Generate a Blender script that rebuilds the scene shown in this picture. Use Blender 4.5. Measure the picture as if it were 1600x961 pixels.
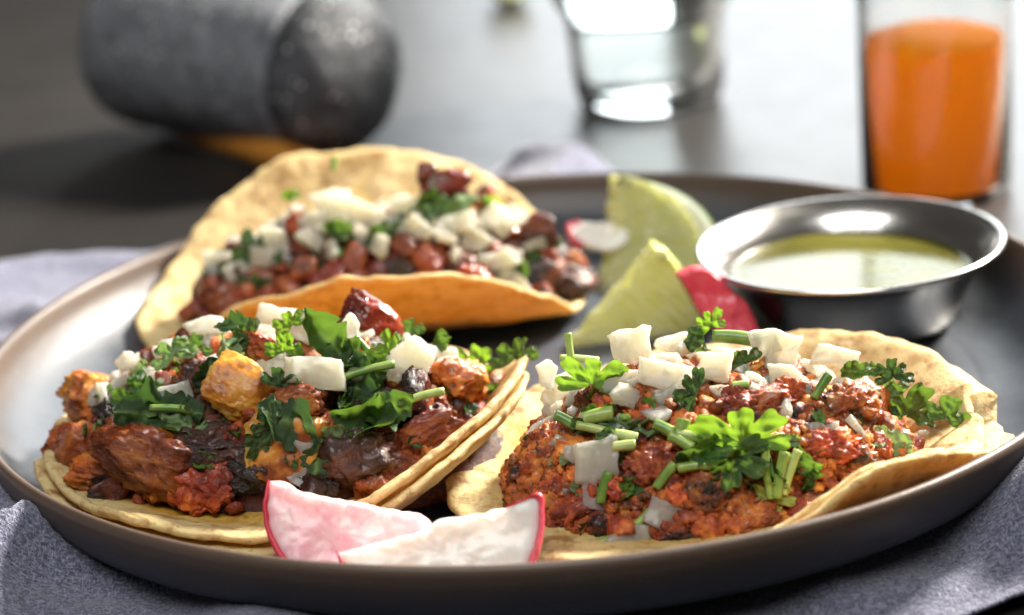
import bpy, bmesh, math, random
import numpy as np
from mathutils import Vector, Matrix

for _o in list(bpy.data.objects):
    bpy.data.objects.remove(_o)
SC = bpy.context.scene
COL = SC.collection
MM = 0.001

# ------------------------------------------------------------------ camera
LENS = 85.0
EL, ROLL, DIST, PAN, TILT = [math.radians(19.6267), math.radians(-4.3995), 0.6128388,
                             math.radians(-0.45275), math.radians(0.53961)]
CAM = np.array([0, -DIST * math.cos(EL), 0.027 + DIST * math.sin(EL)])
_p = -EL + TILT
FW = np.array([math.sin(PAN) * math.cos(_p), math.cos(PAN) * math.cos(_p), math.sin(_p)])
_r = np.cross(FW, [0, 0, 1]); _r /= np.linalg.norm(_r)
_u = np.cross(_r, FW)
RT = math.cos(ROLL) * _r + math.sin(ROLL) * _u
UP = -math.sin(ROLL) * _r + math.cos(ROLL) * _u
cd = bpy.data.cameras.new('camera')
cam = bpy.data.objects.new('camera', cd); COL.objects.link(cam)
M = Matrix(((RT[0], UP[0], -FW[0], CAM[0]), (RT[1], UP[1], -FW[1], CAM[1]), (RT[2], UP[2], -FW[2], CAM[2]), (0, 0, 0, 1)))
cam.matrix_world = M
cd.lens = LENS; cd.sensor_width = 36; cd.clip_start = 0.01; cd.clip_end = 50
cd.dof.use_dof = True
cd.dof.focus_distance = 0.538
cd.dof.aperture_fstop = 9.0
SC.camera = cam
FPX = LENS / 36 * 1600


def ray(x, y):                       # direction of the sight line through a measured point of the photograph
    d = FW + RT * (x - 800) / FPX - UP * (y - 480.5) / FPX
    return d


def on_z(x, y, z):
    d = ray(x, y)
    return CAM + d * ((z - CAM[2]) / d[2])


# ------------------------------------------------------------------ world, lights, exposure
w = bpy.data.worlds.new('World'); SC.world = w; w.use_nodes = True
bg = w.node_tree.nodes['Background']
bg.inputs[0].default_value = (1.0, 0.93, 0.86, 1)
bg.inputs[1].default_value = 0.055


def area(name, loc, target, sx, sy, power, col):
    l = bpy.data.lights.new(name, 'AREA'); l.shape = 'RECTANGLE'; l.size = sx; l.size_y = sy
    l.energy = power; l.color = col
    o = bpy.data.objects.new(name, l); COL.objects.link(o)
    o.location = loc
    d = Vector(target) - Vector(loc)
    o.rotation_euler = d.to_track_quat('-Z', 'Y').to_euler()
    return o


area('window_light', (0.52, 1.75, 0.66), (0.15, 0.0, 0.1), 1.25, 1.1, 27.0, (0.90, 0.96, 1.0))
area('key_light', (0.75, 0.62, 0.72), (0.0, -0.02, 0.02), 0.20, 0.20, 72.0, (1.0, 0.93, 0.83))
area('fill_light', (-0.12, -0.62, 1.1), (0.0, 0.0, 0.0), 0.9, 0.6, 13.0, (1.0, 0.985, 0.96))
vs = SC.view_settings
vs.view_transform = 'Standard'; vs.look = 'None'; vs.exposure = 0.0; vs.gamma = 1.0; vs.use_curve_mapping = False
cy = SC.cycles
cy.use_denoising = True
cy.caustics_reflective = False
cy.caustics_refractive = True
cy.sample_clamp_indirect = 6.0
cy.max_bounces = 12; cy.transmission_bounces = 10; cy.transparent_max_bounces = 8
cy.blur_glossy = 0.5

# ------------------------------------------------------------------ noise
_rs = np.random.RandomState(7)
_perm = np.concatenate([_rs.permutation(256)] * 3)
_grad = _rs.normal(size=(256, 3)); _grad /= np.linalg.norm(_grad, axis=1)[:, None]


def perlin(P):
    P = np.asarray(P, float)
    I = np.floor(P).astype(int); f = P - I; I &= 255
    u = f * f * f * (f * (f * 6 - 15) + 10)
    out = 0
    for dx in (0, 1):
        wx = u[:, 0] if dx else 1 - u[:, 0]
        for dy in (0, 1):
            wy = u[:, 1] if dy else 1 - u[:, 1]
            for dz in (0, 1):
                wz = u[:, 2] if dz else 1 - u[:, 2]
                h = _perm[_perm[_perm[(I[:, 0] + dx) & 255] + ((I[:, 1] + dy) & 255)] + ((I[:, 2] + dz) & 255)]
                out = out + wx * wy * wz * (_grad[h] * (f - [dx, dy, dz])).sum(1)
    return out * 1.5


def fbm(P, octv=4, gain=0.5):
    a, s, t = 1.0, 0, 0
    P = np.asarray(P, float)
    for k in range(octv):
        s = s + a * perlin(P + k * 17.3); t += a; a *= gain; P = P * 2.03
    return s / t


def sstep(a, b, x):
    t = np.clip((x - a) / (b - a), 0, 1)
    return t * t * (3 - 2 * t)


# ------------------------------------------------------------------ mesh helpers
def mesh(name, V, F, mat=None, smooth=True):
    me = bpy.data.meshes.new(name)
    me.from_pydata([tuple(v) for v in np.asarray(V, float)], [], [tuple(int(i) for i in f) for f in F])
    me.polygons.foreach_set('use_smooth', [smooth] * len(me.polygons))
    if mat is not None:
        me.materials.append(mat)
    me.update()
    return me


def link(name, me, parent=None):
    o = bpy.data.objects.new(name, me); COL.objects.link(o)
    if parent is not None:
        o.parent = parent
    return o


def tag(o, label=None, cat=None, group=None, kind=None):
    if label: o['label'] = label
    if cat: o['category'] = cat
    if group: o['group'] = group
    if kind: o['kind'] = kind
    return o


def empty(name, loc=(0, 0, 0)):
    o = bpy.data.objects.new(name, None); COL.objects.link(o); o.location = loc
    o.empty_display_size = 0.01
    return o


def lathe(prof, n=128, cap=True):
    prof = np.asarray(prof, float)
    m = len(prof)
    a = np.linspace(0, 2 * math.pi, n, endpoint=False)
    V = np.stack([np.outer(prof[:, 0], np.cos(a)), np.outer(prof[:, 0], np.sin(a)), np.repeat(prof[:, 1:2], n, 1)], -1).reshape(-1, 3)
    F = []
    for i in range(m - 1):
        for j in range(n):
            k = (j + 1) % n
            F.append((i * n + j, i * n + k, (i + 1) * n + k, (i + 1) * n + j))
    V = list(V)
    if cap:
        for i, flip in ((0, True), (m - 1, False)):
            if prof[i, 0] > 1e-6:
                c = len(V); V.append((0, 0, prof[i, 1]))
                for j in range(n):
                    k = (j + 1) % n
                    F.append((c, i * n + k, i * n + j) if flip else (c, i * n + j, i * n + k))
    return np.array(V), F


_ico = {}


def ico(sub):
    if sub not in _ico:
        bm = bmesh.new(); bmesh.ops.create_icosphere(bm, subdivisions=sub, radius=1)
        V = np.array([v.co[:] for v in bm.verts]); V /= np.linalg.norm(V, axis=1)[:, None]
        F = [[v.index for v in f.verts] for f in bm.faces]
        bm.free(); _ico[sub] = (V, F)
    return _ico[sub]


def spline(P, n):                    # Catmull-Rom through control points
    P = np.asarray(P, float)
    Q = np.vstack([2 * P[0] - P[1], P, 2 * P[-1] - P[-2]])
    t = np.linspace(0, len(P) - 1 - 1e-9, n); i = t.astype(int); f = (t - i)[:, None]
    a, b, c, d = Q[i], Q[i + 1], Q[i + 2], Q[i + 3]
    return 0.5 * (2 * b + (c - a) * f + (2 * a - 5 * b + 4 * c - d) * f ** 2 + (3 * b - a - 3 * c + d) * f ** 3)


def tube(P, r, n=10, hollow=0.0):
    P = np.asarray(P, float); m = len(P)
    r = np.broadcast_to(np.asarray(r, float), (m,))
    T = np.gradient(P, axis=0); T /= np.linalg.norm(T, axis=1)[:, None]
    ref = np.array([0.3, 0.2, 0.93])
    V = []
    for i in range(m):
        a = np.cross(T[i], ref); a /= np.linalg.norm(a); b = np.cross(T[i], a)
        for j in range(n):
            th = 2 * math.pi * j / n
            V.append(P[i] + r[i] * (math.cos(th) * a + math.sin(th) * b))
    F = [(i * n + j, i * n + (j + 1) % n, (i + 1) * n + (j + 1) % n, (i + 1) * n + j) for i in range(m - 1) for j in range(n)]
    for i, s in ((0, 1), (m - 1, -1)):
        c = len(V); V.append(P[i] + s * T[i] * r[i] * (0.5 if hollow else -0.1))
        for j in range(n):
            F.append((c, i * n + (j + 1) % n, i * n + j) if s > 0 else (c, i * n + j, i * n + (j + 1) % n))
    return np.array(V), F


# ------------------------------------------------------------------ materials
class NT:
    def __init__(s, name):
        s.m = bpy.data.materials.new(name); s.m.use_nodes = True
        s.t = s.m.node_tree; s.N = s.t.nodes
        s.b = s.N['Principled BSDF']; s.out = s.N['Material Output']

    def n(s, typ, **kw):
        nd = s.N.new(typ)
        for k, v in kw.items():
            if k[0] == '_':
                setattr(nd, k[1:], v)
            else:
                s.set(nd.inputs[k.replace('__', ' ')], v)
        return nd

    def set(s, inp, v):
        if isinstance(v, bpy.types.NodeSocket):
            s.t.links.new(v, inp)
        elif isinstance(v, bpy.types.Node):
            s.t.links.new(v.outputs[0], inp)
        else:
            if hasattr(inp.default_value, '__len__') and not isinstance(v, str) and len(v) == 3 and len(inp.default_value) == 4:
                v = (*v, 1)
            inp.default_value = v

    def p(s, **kw):
        for k, v in kw.items():
            s.set(s.b.inputs[k.replace('__', ' ')], v)

    def coord(s, which='Object'):
        return s.n('ShaderNodeTexCoord').outputs[which]

    def rnd(s):
        return s.n('ShaderNodeObjectInfo').outputs['Random']

    def math(s, op, a, b=0.0, c=0.0):
        nd = s.N.new('ShaderNodeMath'); nd.operation = op
        s.set(nd.inputs[0], a); s.set(nd.inputs[1], b); s.set(nd.inputs[2], c)
        return nd.outputs[0]

    def noise(s, vec, scale, detail=4, rough=0.55, w=None, dist=0.0):
        nd = s.N.new('ShaderNodeTexNoise')
        nd.noise_dimensions = '4D' if w is not None else '3D'
        s.set(nd.inputs['Vector'], vec); nd.inputs['Scale'].default_value = scale
        nd.inputs['Detail'].default_value = detail; nd.inputs['Roughness'].default_value = rough
        nd.inputs['Distortion'].default_value = dist
        if w is not None:
            s.set(nd.inputs['W'], w)
        return nd.outputs['Fac']

    def voro(s, vec, scale, feat='F1', rand=1.0):
        nd = s.N.new('ShaderNodeTexVoronoi'); nd.feature = feat
        s.set(nd.inputs['Vector'], vec); nd.inputs['Scale'].default_value = scale
        nd.inputs['Randomness'].default_value = rand
        return nd.outputs['Distance']

    def ramp(s, fac, stops):
        nd = s.N.new('ShaderNodeValToRGB'); e = nd.color_ramp.elements
        while len(e) < len(stops):
            e.new(0.5)
        for k, (pos, c) in enumerate(stops):
            e[k].position = pos
            e[k].color = (*c, 1) if hasattr(c, '__len__') else (c, c, c, 1)
        s.set(nd.inputs[0], fac)
        return nd.outputs[0]

    def mix(s, fac, a, b, blend='MIX'):
        nd = s.N.new('ShaderNodeMix'); nd.data_type = 'RGBA'; nd.blend_type = blend
        s.set(nd.inputs[0], fac); s.set(nd.inputs[6], a); s.set(nd.inputs[7], b)
        return nd.outputs[2]

    def scale(s, vec, v):
        nd = s.N.new('ShaderNodeMapping'); s.set(nd.inputs['Vector'], vec); nd.inputs['Scale'].default_value = v
        return nd.outputs[0]

    def bump(s, h, dist, strength=1.0, normal=None):
        nd = s.N.new('ShaderNodeBump'); s.set(nd.inputs['Height'], h)
        nd.inputs['Distance'].default_value = dist; nd.inputs['Strength'].default_value = strength
        if normal is not None:
            s.set(nd.inputs['Normal'], normal)
        return nd.outputs[0]

    def translucent(s, col, fac):
        tr = s.N.new('ShaderNodeBsdfTranslucent'); s.set(tr.inputs[0], col)
        mx = s.N.new('ShaderNodeMixShader'); s.set(mx.inputs[0], fac)
        s.t.links.new(s.b.outputs[0], mx.inputs[1]); s.t.links.new(tr.outputs[0], mx.inputs[2])
        s.t.links.new(mx.outputs[0], s.out.inputs['Surface'])
        return mx


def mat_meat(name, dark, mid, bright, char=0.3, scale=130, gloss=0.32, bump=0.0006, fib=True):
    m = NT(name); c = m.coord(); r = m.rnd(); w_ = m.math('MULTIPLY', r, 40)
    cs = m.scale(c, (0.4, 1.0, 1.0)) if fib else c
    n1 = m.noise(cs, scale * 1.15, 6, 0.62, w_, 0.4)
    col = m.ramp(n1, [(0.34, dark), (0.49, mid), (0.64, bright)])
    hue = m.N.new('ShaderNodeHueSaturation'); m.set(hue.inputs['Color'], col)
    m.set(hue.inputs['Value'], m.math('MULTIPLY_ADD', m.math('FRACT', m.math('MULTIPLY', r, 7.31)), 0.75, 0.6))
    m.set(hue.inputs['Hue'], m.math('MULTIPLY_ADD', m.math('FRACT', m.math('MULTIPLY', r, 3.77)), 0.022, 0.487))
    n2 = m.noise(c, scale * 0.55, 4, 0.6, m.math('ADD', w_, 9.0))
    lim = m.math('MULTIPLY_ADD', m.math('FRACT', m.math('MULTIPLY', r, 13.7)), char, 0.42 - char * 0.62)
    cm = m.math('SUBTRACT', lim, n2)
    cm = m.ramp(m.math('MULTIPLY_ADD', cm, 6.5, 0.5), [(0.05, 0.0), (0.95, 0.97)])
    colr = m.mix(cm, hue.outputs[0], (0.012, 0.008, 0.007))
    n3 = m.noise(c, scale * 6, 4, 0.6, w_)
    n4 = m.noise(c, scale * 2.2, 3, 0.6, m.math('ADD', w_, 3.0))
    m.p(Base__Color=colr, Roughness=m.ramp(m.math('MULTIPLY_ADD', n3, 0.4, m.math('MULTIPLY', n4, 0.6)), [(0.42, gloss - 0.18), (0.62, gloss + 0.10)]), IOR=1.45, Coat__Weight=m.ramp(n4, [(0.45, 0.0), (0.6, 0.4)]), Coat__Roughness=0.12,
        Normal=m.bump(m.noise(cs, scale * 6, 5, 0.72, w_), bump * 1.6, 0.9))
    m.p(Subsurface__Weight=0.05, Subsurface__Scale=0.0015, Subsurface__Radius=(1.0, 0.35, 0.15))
    return m.m


MAT = {}
MAT['pork'] = mat_meat('grilled_pork', (0.070, 0.012, 0.005), (0.25, 0.048, 0.010), (0.58, 0.19, 0.026), 0.26, 120, 0.28)
MAT['pork_orange'] = mat_meat('orange_pork', (0.22, 0.03, 0.008), (0.48, 0.10, 0.016), (0.68, 0.27, 0.04), 0.10, 130, 0.33)
MAT['pork_char'] = mat_meat('charred_pork', (0.018, 0.008, 0.006), (0.05, 0.018, 0.01), (0.15, 0.05, 0.02), 0.55, 120, 0.3)
MAT['pork_red'] = mat_meat('red_glazed_pork', (0.09, 0.012, 0.007), (0.22, 0.034, 0.014), (0.33, 0.09, 0.028), 0.2, 70, 0.2, 0.00012)
MAT['cube'] = mat_meat('diced_pork', (0.12, 0.02, 0.012), (0.27, 0.06, 0.03), (0.42, 0.15, 0.05), 0.36, 130, 0.24, 0.0003)
MAT['mince'] = mat_meat('chorizo', (0.11, 0.018, 0.006), (0.40, 0.082, 0.016), (0.70, 0.24, 0.045), 0.08, 190, 0.34, 0.0004, False)
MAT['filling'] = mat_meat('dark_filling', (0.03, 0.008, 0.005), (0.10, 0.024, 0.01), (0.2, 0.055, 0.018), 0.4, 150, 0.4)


def mat_onion():
    m = NT('onion_white'); c = m.coord(); r = m.rnd(); w_ = m.math('MULTIPLY', r, 30)
    n = m.noise(c, 90, 3, 0.5, w_)
    col = m.ramp(n, [(0.30, (0.78, 0.70, 0.44)), (0.5, (0.85, 0.81, 0.64)), (0.70, (0.89, 0.87, 0.77))])
    st = m.noise(c, 110, 4, 0.6, m.math('ADD', w_, 5))
    sm = m.ramp(m.math('ADD', st, m.math('MULTIPLY_ADD', r, 0.10, -0.05)), [(0.57, 0.0), (0.72, 0.65)])
    col = m.mix(sm, col, (0.75, 0.38, 0.07))
    lines = m.N.new('ShaderNodeTexWave'); lines.bands_direction = 'X'
    m.set(lines.inputs['Vector'], c); lines.inputs['Scale'].default_value = 260; lines.inputs['Distortion'].default_value = 3.0
    m.p(Base__Color=col, Roughness=0.2, Coat__Weight=0.5, Coat__Roughness=0.06, IOR=1.36, Subsurface__Weight=0.85, Subsurface__Scale=0.009,
        Subsurface__Radius=(1.0, 0.85, 0.6), Normal=m.bump(lines.outputs['Fac'], 0.00012, 0.5, m.bump(m.noise(c, 350, 3, 0.5, w_), 0.0002, 0.5)))
    m.p(Transmission__Weight=0.28)
    m.translucent((0.97, 0.95, 0.82), 0.3)
    return m.m


MAT['onion'] = mat_onion()


def mat_leaf(name, a, b, tr, amount=0.38, gloss=0.3):
    m = NT(name); c = m.coord(); r = m.rnd(); w_ = m.math('MULTIPLY', r, 30)
    n = m.noise(c, 160, 4, 0.6, w_)
    col = m.ramp(n, [(0.3, a), (0.7, b)])
    at = m.N.new('ShaderNodeAttribute'); at.attribute_name = 'vein'
    col = m.mix(m.math('MULTIPLY', at.outputs['Fac'], 0.55), col, (0.22, 0.36, 0.10))
    hue = m.N.new('ShaderNodeHueSaturation'); m.set(hue.inputs['Color'], col)
    m.set(hue.inputs['Value'], m.math('MULTIPLY_ADD', r, 0.7, 0.65))
    m.p(Base__Color=hue.outputs[0], Roughness=gloss, IOR=1.45,
        Normal=m.bump(at.outputs['Fac'], 0.0004, 0.7, m.bump(m.noise(c, 420, 3, 0.6, w_), 0.0004, 0.5)))
    m.translucent(tr, amount)
    return m.m


MAT['leaf'] = mat_leaf('cilantro_green', (0.022, 0.060, 0.013), (0.055, 0.122, 0.027), (0.18, 0.33, 0.035), 0.26)
MAT['leaf_bright'] = mat_leaf('cilantro_bright', (0.045, 0.13, 0.012), (0.10, 0.22, 0.025), (0.30, 0.52, 0.035), 0.36)
MAT['leaf_dark'] = mat_leaf('cilantro_dark', (0.014, 0.038, 0.013), (0.034, 0.075, 0.026), (0.09, 0.19, 0.035), 0.22, 0.26)
MAT['leaf_pale'] = mat_leaf('cilantro_pale', (0.13, 0.22, 0.10), (0.22, 0.32, 0.15), (0.3, 0.5, 0.1), 0.25, 0.4)
MAT['leaf_yellow'] = mat_leaf('cilantro_yellow', (0.35, 0.42, 0.08), (0.5, 0.55, 0.15), (0.6, 0.7, 0.1), 0.3, 0.4)


def mat_stem():
    m = NT('cilantro_stem'); c = m.coord(); r = m.rnd()
    n = m.noise(c, 300, 3, 0.5, m.math('MULTIPLY', r, 20))
    col = m.ramp(m.math('MULTIPLY_ADD', r, 0.6, m.math('MULTIPLY_ADD', n, 0.8, -0.2)), [(0.15, (0.09, 0.20, 0.03)), (0.5, (0.26, 0.37, 0.08)), (0.85, (0.48, 0.54, 0.2))])
    m.p(Base__Color=col, Roughness=0.3, Subsurface__Weight=0.3, Subsurface__Scale=0.002, Subsurface__Radius=(0.6, 1, 0.3),
        Normal=m.bump(n, 0.0002, 0.5))
    return m.m


MAT['stem'] = mat_stem()


def mat_tortilla(name, base, warm, toast, amount, seed, transl=(0.9, 0.6, 0.2), tf=0.22):
    m = NT(name); c = m.coord()
    n = m.noise(c, 80, 6, 0.65, seed)
    col = m.ramp(n, [(0.38, warm), (0.52, base), (0.66, tuple(min(1, x * 1.08) for x in base))])
    at = m.N.new('ShaderNodeAttribute'); at.attribute_name = 'rim'
    ed = m.ramp(m.math('MULTIPLY_ADD', m.noise(c, 160, 4, 0.6), 0.22, at.outputs['Fac']), [(0.88, 0.0), (1.06, 1.0)])
    col = m.mix(ed, col, (0.82, 0.65, 0.32))
    s = m.noise(c, 150, 6, 0.65, seed + 3.0)
    spots = m.ramp(s, [(0.52 - amount * 0.03, 0.0), (0.64, 0.85)])
    col = m.mix(spots, col, toast)
    g_ = m.noise(c, 62, 5, 0.7, seed + 21, 0.5)
    col = m.mix(m.ramp(g_, [(0.55, 0.0), (0.66, 0.55)]), col, tuple(x * 1.15 for x in toast))
    b = m.noise(c, 330, 5, 0.7, seed + 8)
    fl = m.ramp(b, [(0.57, 0.0), (0.66, 0.75)])
    col = m.mix(fl, col, tuple(x * 0.6 for x in toast))
    m.p(Base__Color=col, Roughness=0.55, IOR=1.4, Subsurface__Weight=0.35, Subsurface__Scale=0.004, Subsurface__Radius=(1, 0.65, 0.3),
        Normal=m.bump(m.noise(c, 240, 7, 0.7, seed), 0.0016, 0.9))
    m.translucent(transl, tf)
    return m.m


MAT['tortilla_pale'] = mat_tortilla('tortilla_cream', (0.80, 0.60, 0.25), (0.70, 0.44, 0.09), (0.33, 0.15, 0.04), 0.3, 1.0)
MAT['tortilla_yellow'] = mat_tortilla('tortilla_golden', (0.72, 0.46, 0.09), (0.62, 0.33, 0.03), (0.30, 0.12, 0.02), 0.5, 4.0)
MAT['tortilla_toast'] = mat_tortilla('tortilla_cream_toasted', (0.74, 0.60, 0.32), (0.62, 0.44, 0.13), (0.42, 0.26, 0.09), 1.0, 7.0)
MAT['tortilla_orange'] = mat_tortilla('tortilla_fried', (0.84, 0.66, 0.30), (0.72, 0.40, 0.06), (0.55, 0.25, 0.03), 0.5, 9.0, (1.0, 0.55, 0.1), 0.3)


def mat_simple(name, col, rough, **kw):
    m = NT(name); m.p(Base__Color=col, Roughness=rough, **kw)
    return m.m


def mat_table():
    m = NT('dark_tabletop'); c = m.coord()
    n = m.noise(c, 9, 6, 0.6); n2 = m.noise(c, 60, 4, 0.6)
    m.p(Base__Color=m.ramp(n, [(0.3, (0.012, 0.011, 0.010)), (0.7, (0.026, 0.023, 0.021))]),
        Roughness=m.math('MULTIPLY_ADD', n2, 0.12, 0.34), Normal=m.bump(n2, 0.0003, 0.4))
    return m.m


def mat_plate():
    m = NT('stoneware_glaze'); c = m.coord()
    n = m.noise(c, 30, 6, 0.65); n2 = m.noise(c, 400, 3, 0.6)
    sx = m.N.new('ShaderNodeSeparateXYZ'); m.set(sx.inputs[0], c)
    col = m.ramp(n, [(0.3, (0.030, 0.035, 0.044)), (0.7, (0.068, 0.077, 0.093))])
    brown = m.ramp(m.math('MULTIPLY_ADD', m.noise(c, 90, 5, 0.6), 0.006, sx.outputs['Z']), [(0.019, 0.0), (0.0265, 1.0)])
    col = m.mix(brown, col, (0.095, 0.064, 0.046))
    sp = m.ramp(n2, [(0.68, 0.0), (0.75, 1.0)])
    col = m.mix(m.math('MULTIPLY', sp, 0.25), col, (0.25, 0.22, 0.2))
    m.p(Base__Color=col, Roughness=m.math('MULTIPLY_ADD', n, 0.2, 0.34), Specular__IOR__Level=0.36, Coat__Weight=0.05, Coat__Roughness=0.15,
        Normal=m.bump(m.noise(c, 160, 5, 0.6), 0.0003, 0.5))
    return m.m


def mat_fabric():
    m = NT('lavender_linen'); c = m.coord()
    a = m.noise(m.scale(c, (2100, 800, 900)), 1.0, 2, 0.5); b = m.noise(m.scale(c, (800, 2100, 900)), 1.0, 2, 0.5)
    t = m.math('MAXIMUM', a, b)
    col = m.ramp(t, [(0.40, (0.04, 0.041, 0.075)), (0.55, (0.115, 0.12, 0.18)), (0.74, (0.27, 0.28, 0.38))])
    m.p(Base__Color=col, Roughness=0.9, Sheen__Weight=0.3, Normal=m.bump(t, 0.0009, 1.0, m.bump(m.noise(c, 90, 4, 0.6), 0.002, 0.6)))
    return m.m


def mat_stone(name, k):
    m = NT(name); c = m.coord()
    n = m.noise(c, 90, 6, 0.7)
    col = m.ramp(n, [(0.32, (0.075 * k, 0.08 * k, 0.09 * k)), (0.6, (0.15 * k, 0.158 * k, 0.175 * k)), (0.75, (0.25 * k, 0.26 * k, 0.28 * k))])
    v = m.voro(c, 260)
    sp = m.ramp(v, [(0.12, 1.0), (0.26, 0.0)])
    sel = m.ramp(m.noise(c, 110, 2, 0.5), [(0.44, 0.0), (0.52, 1.0)])
    col = m.mix(m.math('MULTIPLY', sp, sel), col, (0.6, 0.6, 0.6))
    m.p(Base__Color=col, Roughness=0.55, Specular__IOR__Level=0.3, Normal=m.bump(n, 0.004, 0.8))
    return m.m


def mat_glass(name='clear_glass'):
    m = NT(name)
    m.p(Base__Color=(0.98, 1, 0.99), Roughness=0.06, Transmission__Weight=1.0, IOR=1.45)
    return m.m


def mat_steel():
    m = NT('brushed_steel'); c = m.coord()
    n = m.noise(m.scale(c, (60, 60, 900)), 1.0, 4, 0.6)
    m.p(Base__Color=(0.68, 0.66, 0.63), Metallic=1.0, Roughness=m.math('MULTIPLY_ADD', n, 0.16, 0.14),
        Normal=m.bump(m.noise(c, 140, 3, 0.5), 0.0004, 0.25))
    return m.m


def mat_lime_flesh():
    m = NT('lime_pulp'); c = m.coord('UV')
    v = m.voro(m.scale(c, (4, 30, 1)), 1.0)
    n = m.noise(c, 6, 4, 0.6)
    col = m.ramp(v, [(0.10, (0.78, 0.79, 0.36)), (0.55, (0.91, 0.91, 0.62))])
    col = m.mix(m.ramp(n, [(0.4, 0.0), (0.7, 0.5)]), col, (0.76, 0.76, 0.32))
    sep = m.N.new('ShaderNodeSeparateXYZ'); m.set(sep.inputs[0], c)
    core = m.ramp(sep.outputs[0], [(0.0, 0.6), (0.16, 0.0)])
    col = m.mix(core, col, (0.80, 0.82, 0.55))
    m.p(Base__Color=col, Roughness=0.25, Subsurface__Weight=0.7, Subsurface__Scale=0.006, Subsurface__Radius=(0.9, 1.0, 0.3),
        Normal=m.bump(v, 0.0012, 0.7))
    m.translucent((1.0, 1.0, 0.6), 0.6)
    return m.m


MAT['table'] = mat_table(); MAT['plate'] = mat_plate(); MAT['fabric'] = mat_fabric(); MAT['stone'] = mat_stone('speckled_basalt', 1.35); MAT['stone_dark'] = mat_stone('dark_basalt', 0.45)  # second basalt tone has the mortar end's shade mixed into its colour
MAT['glass'] = mat_glass(); MAT['steel'] = mat_steel(); MAT['lime'] = mat_lime_flesh()
_m = NT('lime_pith'); _m.p(Base__Color=(0.90, 0.90, 0.76), Roughness=0.4, Subsurface__Weight=0.4, Subsurface__Scale=0.003); _m.translucent((0.95, 0.97, 0.7), 0.3)
MAT['pith'] = _m.m


def mat_rind():
    m = NT('lime_rind'); c = m.coord()
    m.p(Base__Color=m.ramp(m.noise(c, 70, 3), [(0.3, (0.10, 0.24, 0.02)), (0.7, (0.22, 0.36, 0.04))]), Roughness=0.35,
        Normal=m.bump(m.voro(c, 700), 0.0004, 0.6))
    m.translucent((0.85, 0.95, 0.4), 0.45)
    return m.m


MAT['rind'] = mat_rind()


def mat_radish(name, a, b, streak):
    m = NT(name); c = m.coord()
    n = m.noise(c, 150, 5, 0.6, dist=0.6)
    col = m.ramp(n, [(0.33, b), (0.58, a)])
    g = m.voro(c, 420)
    col = m.mix(m.ramp(m.noise(c, 75, 3, 0.5), [(0.5, 0.0), (0.68, streak)]), col, (0.86, 0.30, 0.40))
    m.p(Base__Color=col, Roughness=0.32, Coat__Weight=0.12, Coat__Roughness=0.1, Subsurface__Weight=0.8, Subsurface__Scale=0.006, Subsurface__Radius=(1, 0.7, 0.65),
        Normal=m.bump(g, 0.0003, 0.5, m.bump(m.noise(c, 220, 3, 0.5), 0.0007, 0.6)))
    return m.m


MAT['radish_white'] = mat_radish('radish_white_flesh', (0.88, 0.85, 0.79), (0.83, 0.77, 0.69), 0.0)
MAT['radish_pink'] = mat_radish('radish_pink_flesh', (0.88, 0.68, 0.67), (0.84, 0.44, 0.50), 0.55)


def mat_skin():
    m = NT('radish_skin'); c = m.coord()
    m.p(Base__Color=m.ramp(m.noise(c, 60, 4, 0.6), [(0.35, (0.55, 0.02, 0.05)), (0.7, (0.74, 0.12, 0.17))]), Roughness=0.3,
        Subsurface__Weight=0.3, Subsurface__Scale=0.002, Normal=m.bump(m.noise(c, 200, 4), 0.0005, 0.4))
    return m.m


MAT['radish_skin'] = mat_skin()


def mat_pineapple():
    m = NT('seared_pineapple'); c = m.coord(); r = m.rnd()
    n = m.noise(c, 110, 5, 0.6, m.math('MULTIPLY', r, 20))
    col = m.ramp(n, [(0.36, (0.22, 0.05, 0.01)), (0.47, (0.66, 0.26, 0.03)), (0.60, (0.80, 0.48, 0.10)), (0.74, (0.86, 0.68, 0.34))])
    m.p(Base__Color=col, Roughness=0.3, Subsurface__Weight=0.5, Subsurface__Scale=0.004, Subsurface__Radius=(1, 0.6, 0.15),
        Normal=m.bump(m.noise(m.scale(c, (700, 200, 200)), 1.0, 4, 0.6), 0.0006, 0.7))
    m.translucent((0.9, 0.5, 0.08), 0.2)
    return m.m


MAT['pineapple'] = mat_pineapple()


def mat_salsa():
    m = NT('green_salsa'); c = m.coord()
    n = m.noise(c, 45, 4, 0.5)
    m.p(Base__Color=m.ramp(n, [(0.35, (0.055, 0.052, 0.008)), (0.7, (0.105, 0.098, 0.018))]), Roughness=0.10, Specular__IOR__Level=0.22,
        Normal=m.bump(m.noise(c, 60, 3), 0.0003, 0.15))
    return m.m


def mat_juice():
    m = NT('orange_juice')
    m.p(Base__Color=(1.0, 0.40, 0.0), Roughness=0.4, Specular__IOR__Level=0.1, Subsurface__Weight=0.5, Subsurface__Scale=0.02, Subsurface__Radius=(1.0, 0.35, 0.05))
    m.translucent((1.0, 0.48, 0.0), 0.75)
    return m.m


def mat_water():
    m = NT('water'); m.p(Base__Color=(0.97, 1, 0.99), Roughness=0.0, Transmission__Weight=1.0, IOR=1.33)
    return m.m


def mat_wood():
    m = NT('amber_wood'); c = m.coord()
    n = m.noise(m.scale(c, (20, 300, 300)), 1.0, 4, 0.6)
    m.p(Base__Color=m.ramp(n, [(0.3, (0.34, 0.12, 0.015)), (0.7, (0.60, 0.26, 0.04))]), Roughness=0.4)
    return m.m


MAT['salsa'] = mat_salsa(); MAT['juice'] = mat_juice(); MAT['water'] = mat_water(); MAT['wood'] = mat_wood()

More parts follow.
